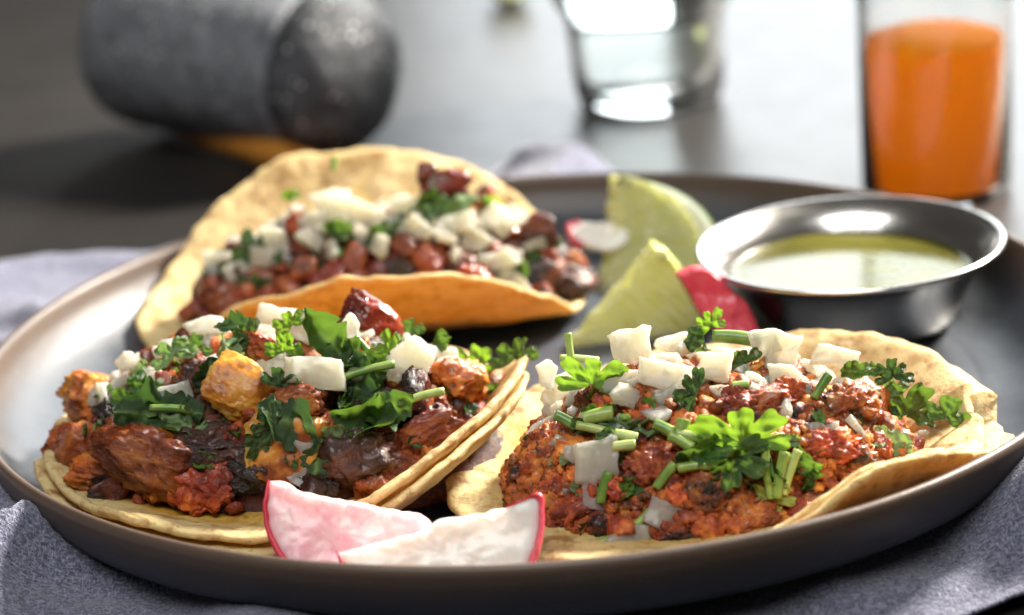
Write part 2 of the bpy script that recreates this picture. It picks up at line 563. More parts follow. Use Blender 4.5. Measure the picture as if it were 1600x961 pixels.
# ------------------------------------------------------------------ setting: table, napkin, plate
V = [(-3, -1.5, 0), (3, -1.5, 0), (3, 4.5, 0), (-3, 4.5, 0)]
tag(link('table', mesh('table', V, [(0, 1, 2, 3)], MAT['table'], False)), kind='structure')

PIN = [(0, 8.0), (60, 8.0), (105, 8.0), (114, 8.4), (121, 9.8), (127, 12.6), (132, 16.5), (135.8, 21.5), (137.6, 25.6)]
PRIM = [(138.0, 26.6), (138.7, 27.2), (139.6, 27.2), (140.3, 26.5)]
POUT = [(140.5, 25.4), (139.8, 22.0), (137.5, 17.0), (133.5, 12.2), (127.0, 8.4), (118.0, 5.8), (108.0, 4.4), (98.0, 3.6), (94.0, 2.6), (0, 2.6)]
plate = link('dinner_plate', None and None or mesh('dinner_plate', *lathe(np.array(spline(PIN, 60).tolist() + PRIM + spline(POUT[:-1], 40).tolist() + [POUT[-1]]) * MM, 192, False), MAT['plate']))
tag(plate, 'round dark stoneware plate with brown rim carrying all three tacos', 'plate')


def plate_outer(r):                  # outer wall height over radius r (mm)
    rr = np.array([p[0] for p in POUT[::-1]][1:]); zz = np.array([p[1] for p in POUT[::-1]][1:])
    return np.where(r < 94, 2.2, np.interp(r, rr, zz))


def plate_inner(r):
    return np.interp(r, [p[0] for p in PIN], [p[1] for p in PIN])


def napkin():
    # outline radius (mm) over bearing (degrees, 0 = right, 90 = back)
    key = [(-180, 190), (-165, 200), (-150, 205), (-130, 195), (-110, 165), (-95, 150), (-80, 146), (-65, 150), (-52, 155),
           (-40, 175), (-25, 195), (0, 165), (25, 150), (45, 158), (62, 182), (78, 208), (90, 238), (98, 222), (108, 206),
           (118, 202), (128, 204), (137, 226), (150, 240), (165, 215), (180, 190)]
    ka = np.array([k[0] for k in key]); kr = np.array([k[1] for k in key], float)
    nr, nt = 110, 420
    a = np.linspace(-180, 180, nt, endpoint=False)
    R = np.interp(a, ka, kr) + 5 * perlin(np.stack([np.cos(np.radians(a)) * 4, np.sin(np.radians(a)) * 4, a * 0 + 3], -1))
    t = np.concatenate([np.linspace(0, 0.45, 14, endpoint=False), np.linspace(0.45, 1, nr - 14)])
    rr = np.outer(t, R); A = np.radians(np.broadcast_to(a, rr.shape))
    x, y = rr * np.cos(A), rr * np.sin(A)
    P = np.stack([x.ravel(), y.ravel(), 0 * x.ravel()], -1)
    # folds: ridged noise, warped
    wv = P + 26 * np.stack([fbm(P * 0.013 + 5, 2), fbm(P * 0.013 + 50, 2), 0 * P[:, 0]], -1)
    rid = 1 - np.abs(fbm(wv * 0.0135 + 11, 2) * 2.3)
    folds = np.clip(rid, 0, 1) ** 2 * 17 + 6 * (fbm(P * 0.03 + 3, 3) + 0.5)
    r = rr.ravel(); ang = np.degrees(A).ravel()
    adj = np.interp(ang, [-180, -150, -125, -105, -92, -75, -60, -45, -30, -10, 20, 66, 78, 90, 102, 115, 150, 165, 180],
                    [1.1, 1.15, 1.0, 0.55, 0.3, 0.3, 0.5, 0.95, 1.1, 0.8, 0.4, 0.4, 0.75, 0.9, 0.6, 0.45, 0.75, 1.0, 1.1])
    tt = np.repeat(t, nt)
    h = (folds + 3) * adj * sstep(96, 122, r) * (1 - 0.82 * sstep(0.86, 1.0, tt)) + 1.0
    cap = np.where(r < 141, plate_outer(np.minimum(r, 140.4)) - 0.9, 40)
    cap = np.where(r >= 141, 24 + (r - 141) * 0.6, cap)
    h = np.minimum(h, np.maximum(cap, 0.9))
    Vt = np.stack([x.ravel(), y.ravel(), h], -1) * MM
    F = [(i * nt + j, i * nt + (j + 1) % nt, (i + 1) * nt + (j + 1) % nt, (i + 1) * nt + j) for i in range(nr - 1) for j in range(nt)]
    o = link('linen_napkin', mesh('linen_napkin', Vt, F, MAT['fabric']))
    md = o.modifiers.new('thick', 'SOLIDIFY'); md.thickness = 0.0009; md.offset = -1
    tag(o, 'crumpled lavender grey linen napkin spread under the plate', 'napkin')


napkin()

# ------------------------------------------------------------------ tortillas
def bend_map(u, v, A, B, ap, an):
    """arc length v bent upwards on both sides of the fold line; A, B final angles (arrays or numbers)"""
    y = np.zeros_like(v); z = np.zeros_like(v); n = 28
    for k in range(n):
        s = v * (k + 0.5) / n
        ph = np.where(s > 0, A * sstep(ap[0], ap[1], s), -B * sstep(an[0], an[1], -s))
        y += np.cos(ph); z += np.sin(ph)
    return y * v / n, z * v / n


TFN = {}


def tortilla(key, fn, R, mat, seed, thick=2.2, off=0.0, shift=(0, 0), bottom=None, lip=0.0):
    nr, nt = 64, 280
    th = np.linspace(0, 2 * math.pi, nt, endpoint=False)
    Rw = R * (1 + 0.022 * perlin(np.stack([np.cos(th) * 1.6 + seed, np.sin(th) * 1.6, th * 0 + seed], -1)) +
              0.012 * perlin(np.stack([np.cos(th) * 7 + seed, np.sin(th) * 7, th * 0 + seed * 2], -1)) +
              0.006 * perlin(np.stack([np.cos(th) * 22 + seed, np.sin(th) * 22, th * 0 + seed * 2], -1)))
    t = np.concatenate([np.linspace(0.03, 0.9, nr - 10, endpoint=False), 1 - 0.1 * (1 - np.linspace(0, 1, 10)) ** 1.6])
    u = (np.outer(t, Rw) * np.cos(th)).ravel() + shift[0]; v = (np.outer(t, Rw) * np.sin(th)).ravel() + shift[1]

    def mid(u, v):
        P = fn(u, v)
        q = np.stack([u * 0.045 + seed * 3, v * 0.045, u * 0 + seed], -1)
        rr = np.hypot(u - shift[0], v - shift[1]) / R
        P[:, 2] += 0.5 * sstep(0.86, 1, rr) * fbm(np.stack([u * 0.17 + seed, v * 0.17, u * 0 + 15], -1), 2)
        P[:, 2] += 0.35 * fbm(np.stack([u * 0.22 + seed, v * 0.22, u * 0 + 5], -1), 3)
        P[:, 2] += fbm(q, 3) * 2.6 * (0.25 + 0.75 * sstep(0.5, 1, rr))
        P[:, 2] += lip * sstep(0.70, 1.02, rr) * (0.75 + 0.5 * perlin(np.stack([u * 0.03 + 40, v * 0.03, u * 0 + 2], -1)))
        r = np.hypot(P[:, 0], P[:, 1])                       # the plate's wall holds it
        k = np.where(r > 126, (126 + (r - 126) * 0.55) / r, 1.0)
        P[:, 2] += np.maximum(0, r - 126) * 0.35
        P[:, 0] *= k; P[:, 1] *= k
        r = np.minimum(np.hypot(P[:, 0], P[:, 1]), 137)
        lo = plate_inner(r) + 1.4 + max(0, 2.7 + off)
        P[:, 2] = lo + np.logaddexp(0, (P[:, 2] - lo) * 1.5) / 1.5
        return P
    P = mid(u, v); e = 0.4
    n = np.cross(mid(u + e, v) - P, mid(u, v + e) - P); n /= np.linalg.norm(n, axis=1)[:, None]
    tt = np.repeat(t, nt)
    half = thick / 2 * np.sqrt(np.clip(1 - np.clip((tt - 0.962) / 0.040, 0, 1) ** 2, 0.02, 1))
    bl = fbm(np.stack([u * 0.3 + seed, v * 0.3, u * 0], -1), 3)
    half = half * (1 + 0.35 * bl)
    top = P + n * (half + off)[:, None]; bot = P - n * (half - off)[:, None]
    m = len(P)
    Vv = np.vstack([top, bot, top[:nt].mean(0)[None], bot[:nt].mean(0)[None]]) * MM
    F = []
    fm = []
    for i in range(nr - 1):
        for j in range(nt):
            k = (j + 1) % nt
            F.append((i * nt + j, i * nt + k, (i + 1) * nt + k, (i + 1) * nt + j)) if False else F.append((i * nt + j, (i + 1) * nt + j, (i + 1) * nt + k, i * nt + k)); fm.append(0)
            F.append((m + i * nt + j, m + i * nt + k, m + (i + 1) * nt + k, m + (i + 1) * nt + j)); fm.append(1)
    for j in range(nt):
        k = (j + 1) % nt
        F.append((2 * m, j, k)); fm.append(0)
        F.append((2 * m + 1, m + k, m + j)); fm.append(1)
        a = (nr - 1) * nt
        F.append((a + j, m + a + j, m + a + k, a + k)); fm.append(0)
    me = mesh('corn_tortilla', Vv, F, mat)
    ra = np.concatenate([tt, tt, [0, 0]]).astype(np.float32)
    at = me.attributes.new('rim', 'FLOAT', 'POINT'); at.data.foreach_set('value', ra)
    if bottom is not None:
        me.materials.append(bottom)
        me.polygons.foreach_set('material_index', fm)
    return link('corn_tortilla', me)


def place(u, y, z, o, ang):
    c, s = math.cos(ang), math.sin(ang)
    return np.stack([o[0] + c * u - s * y, o[1] + s * u + c * y, o[2] + z], -1)


def fn_t1(u, v):
    y, z = bend_map(u, v, 0.78 + 0 * u, 0.18 + 0 * u, (17, 60), (20, 64))
    return place(u, y, z, (-58, -38, 15.0), math.radians(-110))


def fn_t3(u, v):
    g = sstep(-45, 35, u); gf = sstep(-15, 45, u)
    y, z = bend_map(u, v, 0.04 + 0.10 * g, 0.08 + 0.34 * gf, (6, 52), (10, 50))
    z = z + 10.0 * sstep(0.60, 1.02, np.hypot(u, v) / 62) * np.where(v > 0, sstep(12, 58, u) * 1.1 + 0.15, sstep(-8, 42, u) * 0.6)
    return place(u, y, z, (39, -64, 12.5), math.radians(3))


def fn_t2(u, v):
    y, z = bend_map(u, v, 0.68 + 0 * u, 0.70 - 0.40 * sstep(-32, -56, u), (2, 44), (2, 26))
    return place(u, y, z, (-44, 60, 11.5), math.radians(3))


tl = [
    (fn_t1, 60.0, MAT['tortilla_yellow'], 1.3, 2.4, 0.0, (0, 0), None, 6.0, 'upper corn tortilla of the front left taco with curled right edge'),
    (fn_t1, 59.8, MAT['tortilla_pale'], 1.3, 2.3, -2.3, (1.8, -1.2), None, 4.5, 'lower corn tortilla peeking out beneath the front left taco'),
    (fn_t3, 62, MAT['tortilla_pale'], 2.2, 2.4, 0.0, (0, 0), None, 2.0, 'upper corn tortilla of the right taco with raised pale back flap'),
    (fn_t3, 63, MAT['tortilla_pale'], 6.4, 2.3, -2.6, (3.5, -2.0), None, 1.5, 'lower corn tortilla showing at the folded right end of the right taco'),
    (fn_t2, 63, MAT['tortilla_toast'], 3.7, 2.2, 0.0, (-2, 9), MAT['tortilla_orange'], 1.5, 'corn tortilla folded around diced pork in the back taco'),
]
for fn, R, mt, sd, tk, off, sh, bt, lip, lab in tl:
    tag(tortilla(None, fn, R, mt, sd, tk, off, sh, bt, lip), lab, 'tortilla', 'corn tortillas of the tacos')

from mathutils.bvhtree import BVHTree
_shell = [BVHTree.FromPolygons([v.co[:] for v in o.data.vertices], [p.vertices[:] for p in o.data.polygons])
          for o in bpy.data.objects if o.name.startswith('corn_tortilla')]


def uncovered(q):                    # nothing of a tortilla folds over this point (mm)
    a = Vector(q) * MM
    for b in _shell:
        if b.ray_cast(a + Vector((0, 0, 0.0005)), Vector((0, 0, 1)))[0] is not None: return False
    return any(b.ray_cast(a + Vector((0, 0, 0.002)), Vector((0, 0, -1)))[0] is not None for b in _shell)


# ------------------------------------------------------------------ heaps of filling
HEAP = {
    1: dict(c=(-61, -42), a=(54, 38), rot=0, z0=15, h=25),
    3: dict(c=(38, -70.5), a=(47, 34), rot=0, z0=13, h=23),
    2: dict(c=(-40, 66), a=(57, 24), rot=4, z0=16, h=22),
}


def heap_z(k, x, y):
    p = HEAP[k]; c, s = math.cos(math.radians(p['rot'])), math.sin(math.radians(p['rot']))
    dx, dy = x - p['c'][0], y - p['c'][1]
    a, b = (c * dx + s * dy) / p['a'][0], (-s * dx + c * dy) / p['a'][1]
    rho = np.sqrt(a * a + b * b)
    q = np.stack([np.atleast_1d(x) * 0.05, np.atleast_1d(y) * 0.05, np.atleast_1d(x) * 0 + k * 5.0], -1)
    lump = fbm(q, 2).reshape(np.shape(x)) * 7
    return np.where(rho < 1, p['z0'] + (p['h'] + lump) * np.clip(1 - rho ** 2.3, 0, 1) ** 0.75, p['z0'] - (rho - 1) * 60)


def heap_normal(k, x, y):
    e = 2.0
    gx = (heap_z(k, np.array([x + e]), np.array([y]))[0] - heap_z(k, np.array([x - e]), np.array([y]))[0]) / (2 * e)
    gy = (heap_z(k, np.array([x]), np.array([y + e]))[0] - heap_z(k, np.array([x]), np.array([y - e]))[0]) / (2 * e)
    n = np.array([-gx, -gy, 1.0]); n = n / np.linalg.norm(n)
    return n


def heap_hit(k, px, py, extra=0.0):
    d = ray(px, py)
    t = np.linspace(0.40, 0.82, 900)
    P = (CAM[None] + t[:, None] * d[None]) * 1000
    g = P[:, 2] - heap_z(k, P[:, 0], P[:, 1]) - extra
    idx = np.where(g < 0)[0]
    i = idx[0] if len(idx) else int(np.argmin(g))
    return P[i]


def rand_basis(rs, n=None):
    q = rs.normal(size=4); q /= np.linalg.norm(q)
    w_, x, y, z = q
    return np.array([[1 - 2 * (y * y + z * z), 2 * (x * y - z * w_), 2 * (x * z + y * w_)],
                     [2 * (x * y + z * w_), 1 - 2 * (x * x + z * z), 2 * (y * z - x * w_)],
                     [2 * (x * z - y * w_), 2 * (y * z + x * w_), 1 - 2 * (x * x + y * y)]])


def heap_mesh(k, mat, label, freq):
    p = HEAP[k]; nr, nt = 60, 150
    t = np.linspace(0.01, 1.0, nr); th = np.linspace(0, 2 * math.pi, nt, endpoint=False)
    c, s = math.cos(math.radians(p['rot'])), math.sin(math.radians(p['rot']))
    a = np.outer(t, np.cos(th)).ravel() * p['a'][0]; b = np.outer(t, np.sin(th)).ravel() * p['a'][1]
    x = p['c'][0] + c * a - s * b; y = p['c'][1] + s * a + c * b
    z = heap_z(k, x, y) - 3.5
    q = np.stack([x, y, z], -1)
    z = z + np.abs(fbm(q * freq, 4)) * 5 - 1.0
    z = np.maximum(z, p['z0'] - 4)
    Vv = np.stack([x, y, z], -1) * MM
    F = [(i * nt + j, (i + 1) * nt + j, (i + 1) * nt + (j + 1) % nt, i * nt + (j + 1) % nt) for i in range(nr - 1) for j in range(nt)]
    F.append(tuple(range(nt))[::1])
    F.append(tuple((nr - 1) * nt + j for j in range(nt))[::-1])
    rs = np.random.RandomState(k + 77); Vn, Fn = ico(2); Vl = [Vv * 1.0]; Fl = list(F); base = len(Vv)
    n, r0, r1 = {1: (260, 0.7, 1.7), 2: (220, 0.7, 1.5), 3: (3200, 0.6, 1.6)}[k]
    got = 0
    while got < n:
        aa, bb = rs.uniform(-1, 1, 2)
        if aa * aa + bb * bb > 0.97: continue
        gx = p['c'][0] + c * aa * p['a'][0] - s * bb * p['a'][1]; gy = p['c'][1] + s * aa * p['a'][0] + c * bb * p['a'][1]
        gz = float(heap_z(k, np.array([gx]), np.array([gy]))[0]) + rs.uniform(-1.0, 2.8); got += 1
        if not uncovered((gx, gy, gz)): continue
        rr = rs.uniform(r0, r1) * rs.uniform(0.7, 1.5, 3)
        Q = Vn * (1 + 0.35 * perlin(Vn * 1.6 + rs.uniform(0, 50)))[:, None] * rr @ rand_basis(rs)
        Vl.append((Q + [gx, gy, gz]) * MM); Fl += [[q + base for q in f] for f in Fn]; base += len(Vn)
    me = mesh('taco_filling', np.vstack(Vl), Fl, mat)
    o = link('taco_filling', me)
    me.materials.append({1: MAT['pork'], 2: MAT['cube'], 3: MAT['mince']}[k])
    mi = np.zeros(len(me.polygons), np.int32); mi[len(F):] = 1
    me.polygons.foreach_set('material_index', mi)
    tag(o, label, 'meat filling', kind='stuff')
    return o


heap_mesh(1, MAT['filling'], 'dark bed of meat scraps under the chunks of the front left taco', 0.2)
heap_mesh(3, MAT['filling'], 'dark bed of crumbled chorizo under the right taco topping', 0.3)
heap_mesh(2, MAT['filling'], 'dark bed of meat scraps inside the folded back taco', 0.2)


# ------------------------------------------------------------------ piece shapes
def chunk(seed, sub=4, p=2.8, amp=0.28, fibre=0.1, gran=0.0, fine=0.06, taper=0.25):
    """irregular torn lump in a unit box"""
    Vn, F = ico(sub); rs = np.random.RandomState(seed)
    P = Vn / (np.abs(Vn) ** p).sum(1)[:, None] ** (1 / p)
    o = rs.uniform(0, 100, 3)
    P = P * (1 + taper * rs.uniform(-1, 1) * P[:, :1]) + taper * 0.5 * rs.uniform(-1, 1, 3) * P[:, [1, 2, 0]]
    if not gran:                                       # knife cuts and tears: flattened sides
        for q_ in range(6):
            pn = rs.normal(size=3); pn /= np.linalg.norm(pn)
            P = P - np.outer(np.maximum(0, P @ pn - rs.uniform(0.5, 0.8)) * 0.85, pn)
    wv = P + 0.25 * np.stack([perlin(P * 1.7 + o + 3), perlin(P * 1.7 + o + 13), perlin(P * 1.7 + o + 23)], -1)
    d = amp * fbm(P * 1.3 + o, 2) + amp * 0.6 * (0.35 - np.abs(fbm(wv * 2.2 + o + 9, 3)) * 1.7)
    d = d + amp * 0.5 * (0.22 - np.abs(fbm(wv * 4.6 + o + 21, 3)) * 1.4)
    if fibre:
        mk = sstep(-0.15, 0.25, perlin(P * 1.5 + o + 70))
        d = d + mk * fibre * (0.3 - np.abs(perlin(wv * [1.3, 7, 7] + o)) - 0.6 * np.abs(perlin(wv * [2.5, 15, 15] + o)))
    if gran:
        K = rs.normal(size=(110, 3)); K /= np.linalg.norm(K, axis=1)[:, None]
        D = np.sqrt(np.maximum(0, 2 - 2 * Vn @ K.T)); D.sort(axis=1)
        d = d + gran * (np.clip(D[:, 1] - D[:, 0], 0, 0.15) / 0.15) ** 0.5 - gran * 0.5
    d = d + fine * fbm(P * 7 + o, 3) + fine * 0.7 * np.abs(perlin(P * 15 + o))
    P = P + Vn * d[:, None]
    return P * 0.5, F


def protos(name, mat, n, dims, seed, **kw):
    L = []
    rs = np.random.RandomState(seed)
    for i in range(n):
        V_, F = chunk(seed * 100 + i, **kw)
        V_ = V_ * np.asarray(dims) * rs.uniform(0.85, 1.15, 3)
        L.append(mesh(name, V_, F, mat))
    return L


def onion_mesh(seed, w=1.0, h=1.0, t=0.35, bend=0.35):
    """irregular dice cut from a curved onion layer, in a unit box"""
    rs = np.random.RandomState(seed)
    bm = bmesh.new(); bmesh.ops.create_cube(bm, size=1.0)
    bmesh.ops.subdivide_edges(bm, edges=bm.edges[:], cuts=13, use_grid_fill=True)
    P = np.array([v.co[:] for v in bm.verts]) * 2; F = [[v.index for v in f.verts] for f in bm.faces]; bm.free()
    pw = 11.0
    l = (np.abs(P) ** pw).sum(1) ** (1 / pw)
    P = P * (np.abs(P).max(1) / l)[:, None]
    x, y, z = P.T
    # square section to an irregular polygon
    nv = rs.choice([4, 4, 5]); base = rs.uniform(-0.15, 0.15) + (math.pi / 4 if nv == 4 else 0.3)
    an = base + np.arange(nv) * 2 * math.pi / nv + rs.uniform(-0.28, 0.28, nv)
    rv = (1.36 if nv == 4 else 1.15) * rs.uniform(0.80, 1.06, nv)
    vx, vy = rv * np.cos(an), rv * np.sin(an)
    th = np.arctan2(y, x); rp = np.full_like(th, 1e9)
    for k in range(nv):
        ax, ay, bx, by = vx[k], vy[k], vx[(k + 1) % nv], vy[(k + 1) % nv]
        den = np.cos(th) * (by - ay) - np.sin(th) * (bx - ax)
        q = (ax * by - ay * bx) / np.where(np.abs(den) < 1e-6, 1e-6, den)
        rp = np.where(q > 0, np.minimum(rp, q), rp)
    rsq = 1 / np.maximum(np.abs(np.cos(th)), np.abs(np.sin(th)))
    k = np.clip(rp / rsq, 0.2, 2)
    sk = rs.uniform(-0.28, 0.28, 4)
    X = x * k + sk[0] * z * t; Y = y * k + sk[1] * z * t
    Z = z * t * (1 + sk[2] * X + sk[3] * Y)
    X, Y, Z = X * w * 0.5, Y * h * 0.5, Z * 0.5
    Z = Z - rs.uniform(0.0, 0.35) * Y ** 2
    if bend:
        r = 1 / (bend * rs.uniform(0.7, 1.9)); a = X / r
        X, Z = (r - Z) * np.sin(a), r - (r - Z) * np.cos(a)
        Z = Z - Z.mean()
        if rs.rand() < 0.55: Z = -Z; F = [f[::-1] for f in F]
    P = np.stack([X, Y, Z], -1)
    P = P + 0.075 * np.stack([fbm(P * 2.6 + seed, 2), fbm(P * 2.6 + seed + 30, 2), fbm(P * 2.6 + seed + 60, 2)], -1)
    P[:, 2] += 0.02 * perlin(P * [16, 2.5, 4] + seed)
    return mesh('onion_piece', P, F, MAT['onion'])


def leaf_mesh(name, mat, seed, lobes=3, spread=100, curl=0.8, fold=0.4, teeth=0.16, cup=0.3, wob=0.17):
    """fan-shaped lobed cilantro leaf, about one unit long, stem at the origin, tip along +Y"""
    rs = np.random.RandomState(seed); nt, nr = 90, 14
    a = np.linspace(-spread, spread, nt); ar = np.radians(a)
    dc = 2.0 * spread / lobes
    ph = (a + spread) / dc
    loc = np.abs((ph % 1) - 0.5) * 2
    r = 1 - 0.50 * loc ** 3.4
    lobe = np.floor(np.clip(ph, 0, lobes - 1e-6)).astype(int)
    r = r * rs.uniform(0.82, 1.1, lobes)[lobe]
    r = r * (1 + teeth * 0.7 * np.abs(np.sin(ph * math.pi * 2.0 + 0.3)) ** 0.8 - teeth * 0.3)
    r = r * (1 - 0.18 * (np.abs(a) / spread) ** 3)
    t = np.linspace(0.04, 1, nr)
    X = np.outer(t, r * np.sin(ar)); Y = np.outer(t, r * np.cos(ar)) * 0.95
    vein = np.outer(np.ones(nr), np.exp(-((ph % 1) - 0.5) ** 2 / 0.004)) * (1 - t[:, None] * 0.5)
    vein = np.maximum(vein, 0.6 * np.exp(-(((ph * 4) % 1) - 0.5) ** 2 / 0.03)[None] * sstep(0.35, 0.6, t)[:, None])
    X, Y = X.ravel(), Y.ravel()
    Z = -fold * np.abs(X) ** 1.3 * rs.uniform(0.6, 1.2) + cup * (X ** 2)
    P = np.stack([X, Y, 0 * X], -1)
    Z = Z + wob * fbm(P * 3.2 + seed, 2) * 1.6 - 0.018 * vein.ravel()
    if curl:
        R_ = 1 / curl; b = Y / R_
        Y, Z = (R_ - Z) * np.sin(b), -(R_ - (R_ - Z) * np.cos(b)) * -1
    P = np.stack([X, Y, Z], -1)
    F = [(i * nt + j, i * nt + j + 1, (i + 1) * nt + j + 1, (i + 1) * nt + j) for i in range(nr - 1) for j in range(nt - 1)]
    P = P - P.mean(0)
    me = mesh(name, P, F, mat)
    at = me.attributes.new('vein', 'FLOAT', 'POINT'); at.data.foreach_set('value', vein.ravel().astype(np.float32))
    return me


def shred_mesh(name, mat, seed, curl=1.2):
    """torn strip of leaf, unit long along X"""
    rs = np.random.RandomState(seed); nx, ny = 46, 11
    x = np.linspace(-0.5, 0.5, nx); y = np.linspace(-1, 1, ny)
    def edge(k):
        e = 0.26 * (1 - (2 * np.abs(x)) ** rs.uniform(2.2, 4)) + 0.14 * perlin(np.stack([x * 5 + seed, x * 0, x * 0 + k], -1)) + 0.06
        tth = np.abs(np.sin((x + rs.rand()) * rs.uniform(9, 15)))
        return np.maximum(0.02, e * (0.72 + 0.36 * tth ** 0.6))
    wtop, wbot = edge(3), edge(13)
    X = np.repeat(x[:, None], ny, 1); Y = np.where(y[None] > 0, y[None] * wtop[:, None], y[None] * wbot[:, None])
    X, Y = X.ravel(), Y.ravel()
    Z = rs.uniform(0.2, 1.5) * Y ** 2 * 2.4 + 0.26 * fbm(np.stack([X * 3.5 + seed, Y * 3.5, 0 * X], -1), 2)
    R_ = 1 / (curl * rs.uniform(0.8, 2.4)); b = X / R_
    X, Z = (R_ - Z) * np.sin(b), R_ - (R_ - Z) * np.cos(b)
    tw = rs.uniform(-1.6, 1.6) * X * 2
    Y, Z = Y * np.cos(tw) - Z * np.sin(tw), Y * np.sin(tw) + Z * np.cos(tw)
    P = np.stack([X, Y, Z], -1); P -= P.mean(0)
    F = [(i * ny + j, (i + 1) * ny + j, (i + 1) * ny + j + 1, i * ny + j + 1) for i in range(nx - 1) for j in range(ny - 1)]
    me = mesh(name, P, F, mat)
    vein = np.exp(-(np.tile(y, nx)) ** 2 / 0.02)
    at = me.attributes.new('vein', 'FLOAT', 'POINT'); at.data.foreach_set('value', vein.astype(np.float32))
    return me


def stem_mesh(seed, length, rad, bow=0.1):
    """cut stem along X, millimetres"""
    rs = np.random.RandomState(seed)
    t = np.linspace(-0.5, 0.5, 14)
    P = np.stack([t * length, bow * length * (0.25 - t * t) * 2, bow * length * rs.uniform(-0.6, 0.6) * (t ** 2)], -1)
    V_, F = tube(P, rad * (1 + 0.10 * t), 10, 0)
    return mesh('cilantro_cutting', V_ * MM, F, MAT['stem'])


def basis(k, P, ang, face, tilt=(0, 0)):
    """frame of a piece on heap k: Z between the heap's normal and the sight line, X along the picture's ang"""
    n = heap_normal(k, P[0], P[1]) if k else np.array([0, 0, 1.0])
    vdir = (CAM * 1000 - P); vdir /= np.linalg.norm(vdir)
    Z = n * (1 - face) + vdir * face + RT * tilt[0] + UP * tilt[1]; Z /= np.linalg.norm(Z)
    a = math.radians(ang)
    X = RT * math.cos(a) + UP * math.sin(a)
    X = X - Z * (X @ Z); X /= np.linalg.norm(X); Y = np.cross(Z, X)
    return X, Y, Z


def put(o, P, X, Y, Z, s):
    s = np.broadcast_to(np.asarray(s, float), (3,))
    o.matrix_world = Matrix(((X[0] * s[0], Y[0] * s[1], Z[0] * s[2], P[0] * MM), (X[1] * s[0], Y[1] * s[1], Z[1] * s[2], P[1] * MM),
                             (X[2] * s[0], Y[2] * s[1], Z[2] * s[2], P[2] * MM), (0, 0, 0, 1)))
    return o


PXMM = {1: 6.75, 3: 6.95, 2: 5.8}

# ------------------------------------------------------------------ meat: ordinary pieces over each heap
def scatter(k, n, rmin, seed, rho_max=0.97):
    rs = np.random.RandomState(seed); p = HEAP[k]; pts = []
    c, s = math.cos(math.radians(p['rot'])), math.sin(math.radians(p['rot']))
    tries = 0
    while len(pts) < n and tries < 20000:
        tries += 1
        a, b = rs.uniform(-1, 1, 2)
        if a * a + b * b > rho_max ** 2: continue
        x = p['c'][0] + c * a * p['a'][0] - s * b * p['a'][1]; y = p['c'][1] + s * a * p['a'][0] + c * b * p['a'][1]
        z = float(heap_z(k, np.array([x]), np.array([y]))[0])
        q = np.array([x, y, z])
        if all(np.linalg.norm(q - o) > rmin for o in pts) and uncovered(q): pts.append(q)
    return pts


def spread(k, name, meshes, n, rmin, seed, smin, smax, sink, label, cat, group, rho=0.97):
    rs = np.random.RandomState(seed + 1)
    for q in scatter(k, n, rmin, seed, rho):
        o = link(name, meshes[rs.randint(len(meshes))])
        B = rand_basis(rs); sc = rs.uniform(smin, smax)
        put(o, q - heap_normal(k, q[0], q[1]) * sink * sc, B[0], B[1], B[2], sc)
        tag(o, label, cat, group); LATER.append((o, q, label, k))


LATER, HEROES = [], []
pork = protos('pork_chunk', MAT['pork'], 8, np.array([14, 10, 8]) * MM, 3, amp=0.36, fibre=0.08, fine=0.12)
pork_c = protos('pork_chunk', MAT['pork_char'], 3, np.array([15, 11, 9]) * MM, 5, amp=0.36, fibre=0.07, fine=0.12)
pork_o = protos('pork_chunk', MAT['pork_orange'], 3, np.array([13, 11, 10]) * MM, 6, amp=0.32, fibre=0.1, fine=0.12)
cube = protos('pork_cube', MAT['cube'], 6, np.array([9, 8, 7.5]) * MM, 8, p=4.5, amp=0.14, fibre=0.05, fine=0.05, taper=0.18)
cube_c = protos('pork_cube', MAT['pork_char'], 3, np.array([9, 8, 7.5]) * MM, 9, p=3.5, amp=0.2, fibre=0.05, fine=0.08)
crumb = protos('chorizo_crumble', MAT['mince'], 9, np.array([8.5, 7, 6.5]) * MM, 11, p=2.2, amp=0.42, fibre=0.0, gran=0.22, fine=0.10)

spread(1, 'pork_chunk', pork + pork_c + pork_o, 85, 6.2, 21, 0.55, 1.1, 1.2,
       'small browned scrap of grilled pork heaped in the front left taco', 'meat', 'small pork scraps in the front left taco')
spread(2, 'pork_cube', cube + cube + cube_c, 120, 5.2, 22, 0.75, 1.25, 1.0,
       'small diced cube of browned pork heaped in the back taco', 'meat', 'small pork cubes in the back taco')
spread(3, 'chorizo_crumble', crumb, 285, 3.7, 23, 0.45, 1.15, 0.6,
       'small red crumble of chorizo heaped in the right taco', 'meat', 'small chorizo crumbles in the right taco', 0.99)

# ------------------------------------------------------------------ hand-placed pieces
_sd = [500]


def sd():
    _sd[0] += 1
    return _sd[0]


def hunk(k, px, py, wpx, hpx, ang, mat, label, lift=0.0, depth=None, name='pork_chunk', cat='meat', group=None, **kw):
    P = heap_hit(k, px, py, lift)
    X, Y, Z = basis(k, P, ang, 0.75)
    a = dict(sub=5, amp=0.34, fibre=0.08, fine=0.12, p=2.8); a.update(kw)
    V_, F = chunk(sd(), **a)
    w_, h_ = wpx / PXMM[k] * 1.1, hpx / PXMM[k] * 1.1; d_ = depth or (w_ + h_) * 0.40
    o = link(name, mesh(name, V_ * np.array([w_, h_, d_]) * MM, F, mat))
    put(o, P - Z * d_ * 0.15, X, Y, Z, 1)
    HEROES.append((P, label, k))
    tag(o, label, cat, group)
    return o


